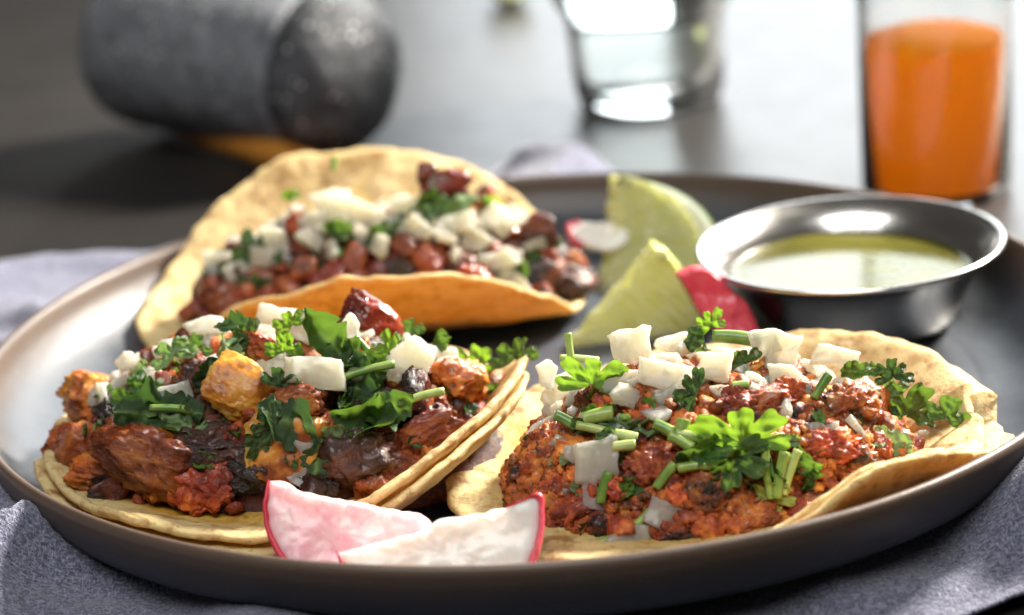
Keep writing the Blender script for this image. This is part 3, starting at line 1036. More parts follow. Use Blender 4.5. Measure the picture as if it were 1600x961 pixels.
G1 = 'large meat chunks of the front left taco'
for a in [
    (160, 622, 95, 125, 80, 'pork_orange', 'upright orange brown pork chunk at the left shoulder of the front left taco', 3),
    (100, 690, 85, 75, 10, 'pork', 'ragged dark red pork piece at the far left end of the front left taco', 2),
    (158, 742, 120, 62, -6, 'pork_orange', 'low reddish pork strip lying on the bare tortilla at left front', 1.5),
    (255, 715, 175, 100, -28, 'pork', 'largest browned pork chunk at the front of the front left taco', 4),
    (310, 755, 90, 95, 70, 'pork', 'glossy brown pork end dipping onto the tortilla at front', 2),
    (345, 705, 110, 85, 10, 'pork_char', 'blackened pork piece behind the largest brown chunk', 1),
    (205, 660, 90, 75, 30, 'pork', 'rust brown pork chunk just right of the upright orange chunk', 2),
    (390, 740, 90, 60, 0, 'pork_char', 'black charred pork bit beneath the pineapple', 0),
    (560, 718, 100, 95, 20, 'pork_char', 'charred crusty pork chunk above the pink radish', 2),
    (655, 690, 140, 75, 18, 'pork', 'long dark pork piece beside the curled tortilla edge', 1),
    (600, 740, 100, 50, 0, 'pork', 'lower brown pork strip near the radish tips', 0),
    (712, 598, 68, 95, 95, 'pork_orange', 'bright orange red charred pork lump at right of the big onion', 4),
    (757, 606, 60, 70, 90, 'pork_orange', 'rightmost orange pork lump under the tortilla lip', 2),
    (575, 505, 118, 78, -28, 'pork_red', 'shiny dark red glazed pork piece on the back ridge', 5),
    (400, 545, 70, 60, 0, 'pork_orange', 'pebbly red pork bit near the top of the front left taco', 4),
    (345, 530, 70, 55, 15, 'pork_red', 'smooth red pork bit under the white onion slab', 2),
    (330, 600, 75, 80, 60, 'pork', 'brown pork chunk left of the pineapple under leaves', 2),
    (470, 630, 110, 65, 0, 'pork', 'orange brown pork chunk under the lens shaped onion', 2),
]:
    kw = dict(fine=0.02, amp=0.2, fibre=0.02, p=3.2) if a[5] == 'pork_red' else {}
    hunk(1, a[0], a[1], a[2], a[3], a[4], MAT[a[5]], a[6], a[7], group=G1, **kw)
hunk(1, 370, 612, 85, 95, 60, MAT['pineapple'], 'orange seared pineapple chunk standing in the front left taco', 7, 9, 'pineapple_chunk', 'pineapple', None, fibre=0.07, amp=0.16, p=4.5, fine=0.05, taper=0.4)
hunk(1, 432, 690, 135, 105, -20, MAT['pineapple'], 'pale golden pineapple slab below the dark curled leaf', 5, 6, 'pineapple_chunk', 'pineapple', None, fibre=0.06, amp=0.15, p=5, fine=0.04, taper=0.4)

G2 = 'large diced meat pieces of the back taco'
for a in [
    (730, 447, 66, 60, -30, 'pork_red', 'large glossy red pork cube at the front of the back taco', 2),
    (852, 466, 46, 44, 0, 'pork_orange', 'orange red pork cube at the right front of the back taco', 3),
    (890, 437, 88, 56, -6, 'pork_char', 'large black charred piece at the right end of the back taco', 3),
    (838, 372, 64, 70, -20, 'pork_char', 'black charred piece under the rounded onion at right', 3),
    (672, 412, 56, 60, 20, 'pork_red', 'upright reddish pork cube at the middle of the back taco', 2),
    (512, 432, 70, 44, 0, 'pork_red', 'pale red pork cube above the fried tortilla lip', 2),
    (625, 430, 50, 50, 0, 'pork_char', 'small black charred cube at the middle of the back taco', 2),
    (568, 436, 50, 34, 0, 'pork_orange', 'bright orange pork bit beside the black cube', 2),
    (350, 460, 80, 50, 10, 'pork_red', 'reddish pork cube at the left end of the back taco', 2),
    (690, 288, 70, 40, 0, 'pork_red', 'dark red pork bit at the top of the back taco', 5),
    (665, 270, 32, 34, 0, 'pork_red', 'topmost dark red pork bit of the back taco', 7),
    (760, 305, 40, 40, 0, 'pork_orange', 'orange pork bit right of the top of the back taco', 5),
    (470, 360, 44, 60, 60, 'pork_orange', 'orange pork bit left of the thick white onion pieces', 2),
]:
    hunk(2, a[0], a[1], a[2], a[3], a[4], MAT[a[5]], a[6], a[7], group=G2, p=3.4, amp=0.4, fibre=0.12, sub=5)

G3 = 'large chorizo clumps of the right taco'
for a in [
    (1160, 640, 130, 80, 0, 'large orange red chorizo clump left of the bright leaf', 2),
    (1320, 640, 110, 80, 20, 'bright chorizo clump left of the broad flat leaf', 2),
    (1300, 700, 110, 70, 0, 'chorizo clump below the pale onion lens', 2),
    (1250, 620, 90, 60, 0, 'crumbly chorizo clump under the bright back onions', 2),
    (1010, 735, 100, 80, 0, 'reddish chorizo clump between the slanted stems', 2),
    (1110, 770, 100, 80, 30, 'chorizo clump at the front under the large leaf', 1.5),
    (850, 700, 90, 70, 60, 'dark chorizo clump at the left end of the right taco', 1),
    (870, 770, 80, 70, 0, 'chorizo clump hanging over the yellow tortilla at left', 1),
    (1170, 820, 110, 60, 20, 'chorizo clump above the plate rim at front', 1),
    (1060, 830, 90, 55, 0, 'chorizo clump beside the front onion dice', 1),
]:
    hunk(3, a[0], a[1], a[2] * 0.8, a[3] * 0.8, a[4], MAT['mince'], a[5], a[6], name='chorizo_clump', group=G3, amp=0.45, fibre=0, gran=0.2, fine=0.13, p=2.2)

# onions
def onion(k, px, py, wpx, hpx, ang, face, label, lift=2.0, t=0.26, bend=0.7, tilt=(0, 0), group=None):
    P = heap_hit(k, px, py, lift)
    X, Y, Z = basis(k, P, ang, face, tilt)
    w_, h_ = wpx / PXMM[k] * 0.88, hpx / PXMM[k] * 0.88
    asp = h_ / w_
    o = link('onion_piece', onion_mesh(sd(), 1.0, asp, t, bend))
    put(o, P, X, Y, Z, w_ * MM)
    HEROES.append((P, label, k))
    tag(o, label, 'onion', group)


GO = {1: 'onion pieces on the front left taco', 2: 'onion pieces on the back taco', 3: 'onion pieces on the right taco'}
for a in [
    (320, 510, 78, 44, 10, .6, 'white onion slab at the upper left ridge of the front left taco', 6),
    (432, 492, 85, 42, -4, .6, 'cream onion slab at the topmost point of the front left taco', 7),
    (270, 622, 60, 52, 20, .7, 'grey white onion dice above the flat dark leaf', 4),
    (198, 563, 38, 36, 40, .7, 'little bright onion cube behind the upright orange chunk', 4),
    (268, 550, 70, 44, 15, .6, 'yellowish onion piece at the left ridge of the front left taco', 4),
    (240, 590, 50, 40, -30, .7, 'curved onion sliver beside the upright orange chunk', 3),
    (495, 582, 108, 58, -6, .8, 'large lens shaped white onion in the middle of the front left taco', 7),
    (430, 580, 70, 50, 30, .7, 'half hidden white onion left of the lens shaped one', 5),
    (640, 568, 98, 92, 62, .85, 'biggest crisp white onion chunk at right of the front left taco', 8),
    (549, 513, 34, 62, 0, .85, 'white onion spike in front of the red glazed pork', 7),
    (482, 515, 54, 66, -30, .6, 'white onion curl on the ridge beside the long leaf', 5),
    (590, 545, 60, 36, 10, .6, 'small white onion behind the long bright leaf', 3),
    (468, 722, 46, 70, -12, .8, 'pale hanging onion strip below the golden pineapple', 5),
    (700, 560, 44, 40, -30, .6, 'small onion bit topping the bright orange lump', 5),
]:
    onion(1, *a[:5], a[5], a[6], a[7], group=GO[1])
for a in [
    (1118, 570, 64, 62, -3, .92, 'square upright onion dice at the crest of the right taco', 6),
    (1035, 586, 92, 56, -14, .75, 'tilted white onion slab left of the square dice', 5),
    (1046, 622, 66, 48, -8, .8, 'yellow stained onion below the tilted white slab', 2.5),
    (985, 538, 72, 62, 10, .7, 'bright onion piece on the ridge before the lime', 5),
    (1062, 537, 92, 40, 8, .6, 'long white onion slab at the back ridge', 5),
    (876, 612, 92, 56, 32, .7, 'wide grey white onion at the left end of the right taco', 4),
    (856, 585, 40, 58, 0, .7, 'thin upright onion edge beside the neighbouring tortilla', 3),
    (992, 602, 96, 56, -12, .65, 'onion slab behind the small bright leaf', 2.5),
    (1192, 535, 50, 52, 10, .85, 'knobbly white onion cube at the top of the right taco', 7),
    (1222, 552, 74, 66, -20, .8, 'broad bright onion block right of the knobbly cube', 6),
    (1302, 556, 86, 44, -6, .7, 'flat bright onion before the pale back flap', 5),
    (1232, 592, 84, 54, -20, .75, 'sunlit onion chunk on the upper crumbles', 4),
    (1322, 612, 66, 42, -10, .75, 'yellowish onion behind the broad flat leaf', 3),
    (1368, 622, 40, 56, 0, .7, 'pale onion standing behind the dark curly sprig', 3),
    (938, 722, 78, 88, 8, .85, 'big cream onion block at the left front of the right taco', 6.5),
    (926, 765, 44, 66, 0, .85, 'orange tinted onion under the big cream block', 4.5),
    (982, 842, 80, 58, 12, .85, 'whole white onion dice resting by the plate rim', 6),
    (1285, 672, 64, 34, 8, .7, 'small onion lens set in the right crumbles', 3.5),
    (1450, 690, 72, 50, 15, .75, 'white onion curl under the folded leaf at right', 5),
    (1036, 800, 46, 56, -30, .8, 'brownish onion sliver above the front dice', 4.5),
]:
    onion(3, *a[:5], a[5], a[6], a[7], group=GO[3])
for a in [
    (550, 338, 104, 62, -20, .7, 'thickest white onion block at the top of the back taco', 5),
    (490, 357, 50, 62, 5, .8, 'upright white onion left of the thickest block', 4),
    (432, 385, 40, 84, 24, .8, 'long leaning white onion stick at left of the back taco', 4),
    (408, 402, 44, 44, -20, .8, 'small white onion beside the leaning stick', 4),
    (335, 410, 40, 54, 0, .75, 'pale onion against the inner tortilla wall at left', 3),
    (372, 425, 60, 40, 30, .7, 'low pale onion at the left end of the back taco', 3),
    (650, 355, 66, 42, -30, .8, 'narrow tilted white onion right of centre in the back taco', 5),
    (706, 352, 84, 38, 14, .7, 'creamy long onion slab right of the narrow one', 5),
    (783, 346, 72, 56, -26, .8, 'rounded thick white onion at the right of the back taco', 6),
    (742, 376, 62, 46, -8, .8, 'cream onion dice under the long slab', 4),
    (630, 318, 54, 36, 0, .6, 'top onion piece beside the dark leaf on the back taco', 6),
    (778, 410, 76, 42, 18, .75, 'wide onion slab on the lower right of the back taco', 4),
    (808, 452, 50, 48, 0, .85, 'square onion dice just above the front tortilla lip', 4),
    (790, 432, 46, 34, 30, .8, 'yellow green onion bit above the square dice', 3),
    (690, 290, 60, 30, 0, .6, 'onion flake among the topmost meat bits', 6),
    (515, 312, 70, 30, 10, .6, 'flat onion slab against the back tortilla wall', 5),
]:
    onion(2, *a[:5], a[5], a[6], a[7], t=0.4, group=GO[2])

# small onion dice sprinkled between the larger ones
for k, n, seed in ((1, 26, 71), (3, 34, 72), (2, 30, 73)):
    rs = np.random.RandomState(seed); fr = [onion_mesh(700 + k * 20 + i, 1.0, rs.uniform(0.55, 0.9), rs.uniform(0.25, 0.45), 0.5) for i in range(7)]
    nm = {1: 'front left', 2: 'back', 3: 'right'}[k]; pc = HEAP[k]['c']
    for q in scatter(k, n * 3, 4.0, seed, 0.8):
        if q[1] < pc[1] - 6 + rs.uniform(-16, 8): continue
        o = link('onion_bit', fr[rs.randint(7)]); nrm = heap_normal(k, q[0], q[1]); B = rand_basis(rs); Z = nrm + 0.8 * B[2]; Z /= np.linalg.norm(Z)
        X = B[0] - Z * (B[0] @ Z); X /= np.linalg.norm(X)
        put(o, q + nrm * rs.uniform(2.2, 4.0), X, np.cross(Z, X), Z, rs.uniform(4.2, 7.5) * MM)
        tag(o, 'small onion bit sprinkled over the %s taco' % nm, 'onion', 'small onion bits on the %s taco' % nm)
        LATER.append((o, q, 'small onion bit', k))

# cilantro
def leaf(k, px, py, wpx, ang, face, mat, label, lift=4.0, kind='leaf', tilt=(0, 0), asp=1.0, group=None, stem=None, curl=0.9, fold=0.4, cup=0.3):
    P = heap_hit(k, px, py, lift)
    X, Y, Z = basis(k, P, ang, face, tilt)
    s = sd(); w_ = wpx / PXMM[k]
    if kind == 'leaf':
        me = leaf_mesh('cilantro_leaf', MAT[mat], s, 3 + s % 2, 95 + s % 30, curl, fold, 0.2, cup); sc = w_ / 1.5
    elif kind == 'sprig':
        me = leaf_mesh('cilantro_leaf', MAT[mat], s, 5, 120, curl, fold, 0.15, cup, 0.14); sc = w_ / 1.7
    else:
        me = shred_mesh('cilantro_leaf', MAT[mat], s, curl); sc = w_
    o = link('cilantro_leaf', me)
    put(o, P, X, Y, Z, np.array([sc, sc * asp, sc]) * MM)
    HEROES.append((P, label, k))
    tag(o, label, 'cilantro', group)
    if stem:
        v0 = np.array(me.vertices[0].co)
        ln = stem
        Pp = spline(np.array([v0 + [0, 0.02, 0], v0 + [0.02, -0.25 * ln, -0.05], v0 + [0.10, -0.6 * ln, -0.08], v0 + [0.16, -1.0 * ln, -0.04]]), 14)
        V_, F = tube(Pp, np.linspace(0.035, 0.055, 14), 8)
        link('stalk', mesh('stalk', V_, F, MAT['stem']), o)
    return o


def stem(k, px, py, lpx, rad, ang, face, label, lift=4.0, bow=0.1, tilt=(0, 0), group=None):
    P = heap_hit(k, px, py, lift)
    X, Y, Z = basis(k, P, ang, face, tilt)
    o = link('cilantro_cutting', stem_mesh(sd(), lpx / PXMM[k], rad * 0.82, bow))
    put(o, P, X, Y, Z, 1); tag(o, label, 'cilantro stem', group)


GL = {1: 'cilantro leaves on the front left taco', 2: 'cilantro leaves on the back taco', 3: 'cilantro leaves on the right taco'}
for a in [
    (248, 648, 150, -6, .45, 'leaf_dark', 'wide flat dark leaf across the left chunks of the front left taco', 6, 'shred', 0.9),
    (215, 625, 76, 40, .6, 'leaf', 'dark lobed leaf beside the upright orange chunk', 6, 'leaf', 1),
    (290, 660, 90, 0, .5, 'leaf_pale', 'greyish leaf underside below the flat dark leaf', 5, 'shred', 0.7),
    (326, 588, 66, 85, .8, 'leaf_dark', 'upright dark leaf left of the orange pineapple', 7, 'shred', 1),
    (362, 558, 84, -62, .8, 'leaf_pale', 'pale curled leaf underside above the orange pineapple', 8, 'shred', 0.8),
    (272, 553, 62, 25, .7, 'leaf_pale', 'greyish rounded leaf at the left ridge', 7, 'leaf', 0.8),
    (300, 545, 56, -30, .6, 'leaf', 'small green leaf right of the greyish rounded one', 6, 'leaf', 1),
    (368, 508, 70, 10, .6, 'leaf_dark', 'dark chopped leaf on the upper left ridge', 9, 'shred', 0.9),
    (385, 525, 60, 60, .7, 'leaf', 'green leaf tucked beneath the dark chopped leaf', 8, 'leaf', 0.9),
    (512, 528, 140, -52, .75, 'leaf', 'long glossy leaf running down the middle of the front left taco', 9, 'shred', 0.7),
    (560, 595, 110, 70, .8, 'leaf_dark', 'broad leaf between the lens onion and the biggest onion', 7, 'shred', 0.9),
    (552, 570, 90, -30, .75, 'leaf', 'green leaf blade behind the broad leaf', 6, 'leaf', 1),
    (572, 650, 110, -28, .8, 'leaf', 'curling leaf loop below the biggest onion', 10, 'shred', 1),
    (605, 640, 90, 30, .8, 'leaf', 'folded leaf strip under the long green stem', 9, 'shred', 1),
    (455, 660, 110, -6, .8, 'leaf_dark', 'dark curled leaf above the golden pineapple', 11, 'shred', 1.2),
    (420, 665, 60, 70, .85, 'leaf_dark', 'dark leaf flap hanging over the golden pineapple', 11, 'leaf', 1),
    (398, 690, 50, 80, .85, 'leaf', 'torn leaf on the left side of the golden pineapple', 10, 'leaf', 0.8),
    (495, 725, 84, 85, .85, 'leaf_dark', 'dark hanging leaf tatter above the pink radish', 7, 'shred', 1),
    (525, 690, 74, 12, .85, 'leaf_pale', 'olive leaf underside right of the golden pineapple', 8, 'leaf', 0.8),
    (605, 548, 62, 70, .9, 'leaf_bright', 'backlit yellow green sprig left of the biggest onion', 9, 'sprig', 0.8),
    (640, 518, 48, 20, .8, 'leaf', 'small round leaf behind the biggest onion', 7, 'leaf', 0.9),
    (690, 532, 42, 100, .85, 'leaf', 'thin upright leaf right of the biggest onion', 9, 'shred', 1),
    (742, 570, 66, -20, .7, 'leaf_bright', 'bright leaf resting on the orange lumps', 6, 'leaf', 0.9),
    (802, 556, 66, 20, .7, 'leaf', 'leaf at the right end beside the tortilla lip', 6, 'leaf', 0.8),
    (778, 618, 84, 48, .8, 'leaf', 'narrow leaf lying along the curled tortilla edge', 5, 'shred', 0.8),
    (455, 505, 60, 30, .7, 'leaf_bright', 'yellow green leaf bits at the top of the front left taco', 9, 'sprig', 0.8),
    (445, 545, 50, 0, .7, 'leaf_bright', 'bright leaf bit below the top onion slab', 7, 'leaf', 0.9),
    (440, 600, 60, -30, .7, 'leaf_dark', 'dark leaf bit left of the lens shaped onion', 8, 'leaf', 0.8),
    (150, 772, 60, -14, .4, 'leaf_dark', 'dark leaf scrap on the bare front edge of the tortilla', -1, 'shred', 0.4),
]:
    leaf(1, *a[:5], a[5], a[6], a[7], a[8], asp=a[9], group=GL[1])
for a in [
    (925, 592, 100, -8, .85, 'leaf_bright', 'small bright fan leaf on the left onions of the right taco', 9, 'sprig', 0.85, None),
    (1160, 682, 150, 6, .8, 'leaf_bright', 'largest bright frilly leaf in the middle of the right taco', 11, 'sprig', 0.72, None),
    (1150, 722, 96, -150, .9, 'leaf', 'dark drooping leaf below the largest frilly leaf', 10, 'leaf', 0.9, None),
    (1110, 705, 110, -4, .8, 'leaf', 'narrow leaf blade left of the largest frilly leaf', 9, 'shred', 0.6, None),
    (1412, 642, 110, 4, .6, 'leaf', 'broad flat leaf at the right of the right taco', 6, 'leaf', 0.8, None),
    (1480, 648, 74, -18, .7, 'leaf', 'folded leaf tip at the right end before the tortilla wall', 9, 'leaf', 0.9, None),
    (1390, 690, 84, -14, .6, 'leaf_pale', 'light green leaf lying on the right front crumbles', 5, 'shred', 0.8, None),
    (1395, 585, 62, 10, .7, 'leaf_dark', 'dark curly sprig before the pale back flap', 9, 'sprig', 0.9, None),
    (1345, 580, 70, 0, .6, 'leaf', 'green leaf strip left of the dark curly sprig', 7, 'shred', 0.7, None),
    (1395, 612, 50, 30, .7, 'leaf_pale', 'pale leaf under the dark curly sprig', 6, 'leaf', 0.9, None),
    (1110, 505, 50, 20, .9, 'leaf_bright', 'bright leaf rising behind the square onion dice', 11, 'sprig', 1.1, None),
    (1085, 530, 46, 70, .85, 'leaf_dark', 'dark leaf strip left of the square onion dice', 8, 'shred', 1, None),
    (1080, 612, 60, 70, .85, 'leaf_dark', 'dark leaf between the tilted slab and the square dice', 6, 'leaf', 0.9, None),
    (1258, 728, 62, 80, .9, 'leaf', 'rounded leaf lobe right of the three upright stems', 7, 'shred', 1.1, None),
    (1275, 735, 30, 20, .9, 'leaf_bright', 'tiny lime green leaf tip at right of the rounded lobe', 8, 'shred', 1, None),
    (1205, 775, 62, 0, .8, 'leaf_yellow', 'frilly yellow green leaf near the front edge of the right taco', 6, 'sprig', 0.9, None),
    (1205, 805, 50, -60, .8, 'leaf_yellow', 'yellow leaf tatter on the front tortilla flap', 5, 'shred', 1, None),
    (985, 765, 58, -10, .7, 'leaf', 'small green leaf above the long front stem', 5, 'leaf', 0.9, None),
    (930, 660, 80, 20, .6, 'leaf', 'chopped leaf bits at the left of the right taco', 5, 'sprig', 0.7, None),
    (975, 665, 76, -10, .6, 'leaf_pale', 'greyish chopped leaves at the middle left', 5, 'sprig', 0.6, None),
    (1020, 668, 60, -14, .6, 'leaf_pale', 'grey green leaf strip among the cut stems', 5, 'shred', 0.8, None),
    (950, 690, 60, 30, .7, 'leaf_dark', 'dark leaf fold on the cream onion block', 8, 'leaf', 0.7, None),
    (920, 830, 44, 60, .8, 'leaf_dark', 'dark leaf at the lower end of the long front stem', 4, 'shred', 1, None),
    (1145, 832, 60, 10, .7, 'leaf_dark', 'dark leaf half hidden by the plate rim', 1, 'shred', 0.8, None),
    (1190, 745, 90, 80, .9, 'leaf_dark', 'dark leaf backing the three upright stems', 5, 'shred', 1.2, None),
    (1165, 562, 42, 30, .8, 'leaf', 'small leaf right of the square onion dice', 5, 'leaf', 0.9, None),
]:
    leaf(3, *a[:5], a[5], a[6], a[7], a[8], asp=a[9], group=GL[3], stem=a[10])
for a in [
    (672, 322, 84, 0, .6, 'leaf', 'dark leaf on top of the back taco', 8, 'shred', 0.9),
    (720, 322, 66, 20, .6, 'leaf_pale', 'pale shiny leaf on top of the back taco', 8, 'shred', 0.9),
    (392, 392, 60, 60, .8, 'leaf_dark', 'dark leaf at left between the onion sticks', 5, 'leaf', 0.9),
    (400, 450, 50, -20, .8, 'leaf_dark', 'dark leaf low at the left of the back taco', 4, 'leaf', 0.9),
    (530, 360, 60, -40, .8, 'leaf', 'leaf at the right of the upright onion in the back taco', 6, 'shred', 0.9),
    (600, 370, 60, 30, .8, 'leaf', 'leaf below the thickest onion block', 4, 'leaf', 0.8),
    (770, 320, 50, -30, .6, 'leaf_bright', 'bright leaf bit behind the rounded onion', 7, 'shred', 0.8),
    (770, 432, 36, 50, .8, 'leaf', 'small leaf near the square onion of the back taco', 5, 'shred', 0.9),
    (455, 305, 34, 0, .8, 'leaf_bright', 'tiny bright leaf on the back tortilla wall', 4, 'shred', 0.9),
    (810, 478, 34, 0, .8, 'leaf_bright', 'tiny green leaf under the square onion of the back taco', 2, 'shred', 0.8),
]:
    leaf(2, *a[:5], a[5], a[6], a[7], a[8], asp=a[9], group=GL[2])

GS = 'cut cilantro stems on the tacos'
for a in [
    (1, 648, 628, 96, 1.2, 20, .8, 'long cut green stem under the biggest onion', 9, .12),
    (1, 575, 580, 84, 1.2, 16, .8, 'green stem crossing the broad leaf', 10, .06),
    (1, 570, 545, 50, 1.1, -50, .8, 'yellow green stem stub behind the broad leaf', 7, .05),
    (1, 270, 640, 70, 1.2, -3, .7, 'yellowish stem across the flat dark leaf', 7, .05),
    (3, 962, 825, 118, 1.3, 26, .85, 'long bowed stem above the front onion dice', 6, -.22),
    (3, 945, 762, 48, 1.5, 74, .85, 'upright green stem stub on the big cream onion', 6, .05),
    (3, 1040, 744, 46, 1.4, 52, .85, 'slanted green stem stub in the middle crumbles', 5, .05),
    (3, 890, 541, 42, 1.1, 98, .9, 'small upright pale stem end before the lime', 8, .02),
    (3, 905, 562, 62, 1.1, -6, .8, 'thin horizontal stem behind the small fan leaf', 7, .05),
    (3, 1085, 729, 50, 1.4, 6, .8, 'short stem stub left of the drooping leaf', 6, .05),
    (3, 1152, 530, 78, 2.0, -8, .85, 'thick dark stem lying behind the square onion', 8, .08),
    (3, 1284, 604, 44, 1.3, 58, .85, 'leaning green stem end right of the sunlit onion', 6, .04),
    (3, 1200, 740, 76, 1.1, 96, .92, 'leftmost of the three upright pale stems', 8, .06),
    (3, 1220, 742, 70, 1.4, 80, .92, 'middle of the three upright pale stems', 9, .04),
    (3, 1236, 738, 70, 1.2, 72, .92, 'rightmost of the three upright pale stems', 8, .05),
    (3, 935, 650, 46, 2.0, 10, .7, 'hollow stem stub at the left chopped greens', 7, .05),
    (3, 885, 658, 40, 1.6, -32, .7, 'pale slanted stem end over the left crumbles', 6, .05),
    (3, 930, 672, 60, 1.3, -16, .7, 'slim stem under the hollow stub', 6, .06),
    (3, 978, 682, 34, 1.6, -14, .7, 'upper yellow green stub on the cream onion block', 8, .04),
    (3, 975, 697, 34, 1.5, 4, .7, 'lower yellow green stub on the cream onion block', 8, .04),
    (3, 1038, 670, 34, 1.7, -28, .7, 'green stub left of the olive pair of stubs', 6, .04),
    (3, 1064, 690, 40, 1.6, -30, .7, 'front one of the olive pair of stubs', 6, .04),
    (3, 1078, 682, 42, 1.5, -12, .7, 'rear one of the olive pair of stubs', 5, .04),
    (3, 1066, 668, 24, 1.9, 80, .7, 'short fat upright stub in the chopped greens', 6, .02),
    (3, 1157, 602, 26, 1.2, 4, .7, 'tiny oval stem slice on the upper crumbles', 6, .02),
    (2, 522, 255, 22, 1.3, 80, .9, 'tiny stem end peeking over the back tortilla', 8, .02),
]:
    stem(*a[:7], a[7], a[8], a[9], group=GS)

# chopped cilantro fragments and tiny onion flecks
for k, n, seed in ((1, 85, 61), (3, 95, 62), (2, 60, 63)):
    rs = np.random.RandomState(seed)
    fr = [shred_mesh('cilantro_fragment', MAT[q], 900 + k * 10 + i, 1.1) for i, q in enumerate(['leaf', 'leaf_dark', 'leaf', 'leaf_bright', 'leaf_pale'])]
    nm = {1: 'front left', 2: 'back', 3: 'right'}[k]
    for q in scatter(k, n, 3.6, seed, 0.88):
        o = link('cilantro_fragment', fr[rs.randint(len(fr))]); LATER.append((o, q, 'tiny chopped cilantro fragment', k))
        nrm = heap_normal(k, q[0], q[1]); B = rand_basis(rs); Z = nrm + 0.5 * B[2]; Z /= np.linalg.norm(Z)
        X = B[0] - Z * (B[0] @ Z); X /= np.linalg.norm(X)
        put(o, q + nrm * rs.uniform(2.0, 4.0), X, np.cross(Z, X), Z, rs.uniform(3.0, 6.5) * MM)
        tag(o, 'tiny chopped cilantro fragment sprinkled over the %s taco' % nm, 'cilantro', 'tiny cilantro fragments on the %s taco' % nm)

# say of each small piece which of the larger pieces it lies beside
import re
SHORT = {'pork': 'browned pork scrap', 'cube': 'little pork cube', 'crum': 'red chorizo crumble', 'frag': 'cilantro fragment', 'oni': 'small onion bit'}
CUT = re.compile(r' (at|of|on|in|behind|left|right|above|below|under|beneath|by|across|beside|before|against|among|between|lying|just|dipping|tucked|running|resting|hanging|over|near|crossing|set|standing|topping|rising|peeking|and|with|half|backing|leaning|as) .*$')
WAYS = ['right of', 'upper right of', 'above', 'upper left of', 'left of', 'lower left of', 'below', 'lower right of']
_seen = set()
for o, q, lab, k in LATER:
    near = sorted((h for h in HEROES if h[2] == k), key=lambda h: np.linalg.norm((h[0] - q) - FW * ((h[0] - q) @ FW)))[:6]
    kind = SHORT['oni' if 'onion' in lab else 'frag' if 'fragment' in lab else 'crum' if 'chorizo' in lab else 'cube' if 'cube' in lab else 'pork']
    L = None
    for h in near:                                    # the nearest larger piece whose wording is still free
        d = q - h[0]; a, b = d @ RT, d @ UP; dist = math.hypot(a, b)
        way = WAYS[int((math.degrees(math.atan2(b, a)) % 360 + 22.5) // 45) % 8]
        far = 'touching' if dist < 3.5 else 'close' if dist < 7.0 else 'further'
        pre = '%s %s, %s the ' % (kind, far, way) if far == 'touching' else '%s %s %s the ' % (kind, far, way)
        ref = h[1] if len(pre.split()) + len(h[1].split()) <= 16 else CUT.sub('', h[1])
        T = pre + ref
        if L is None: L = T
        if T not in _seen:
            L = T; break
    _seen.add(L); o['label'] = L

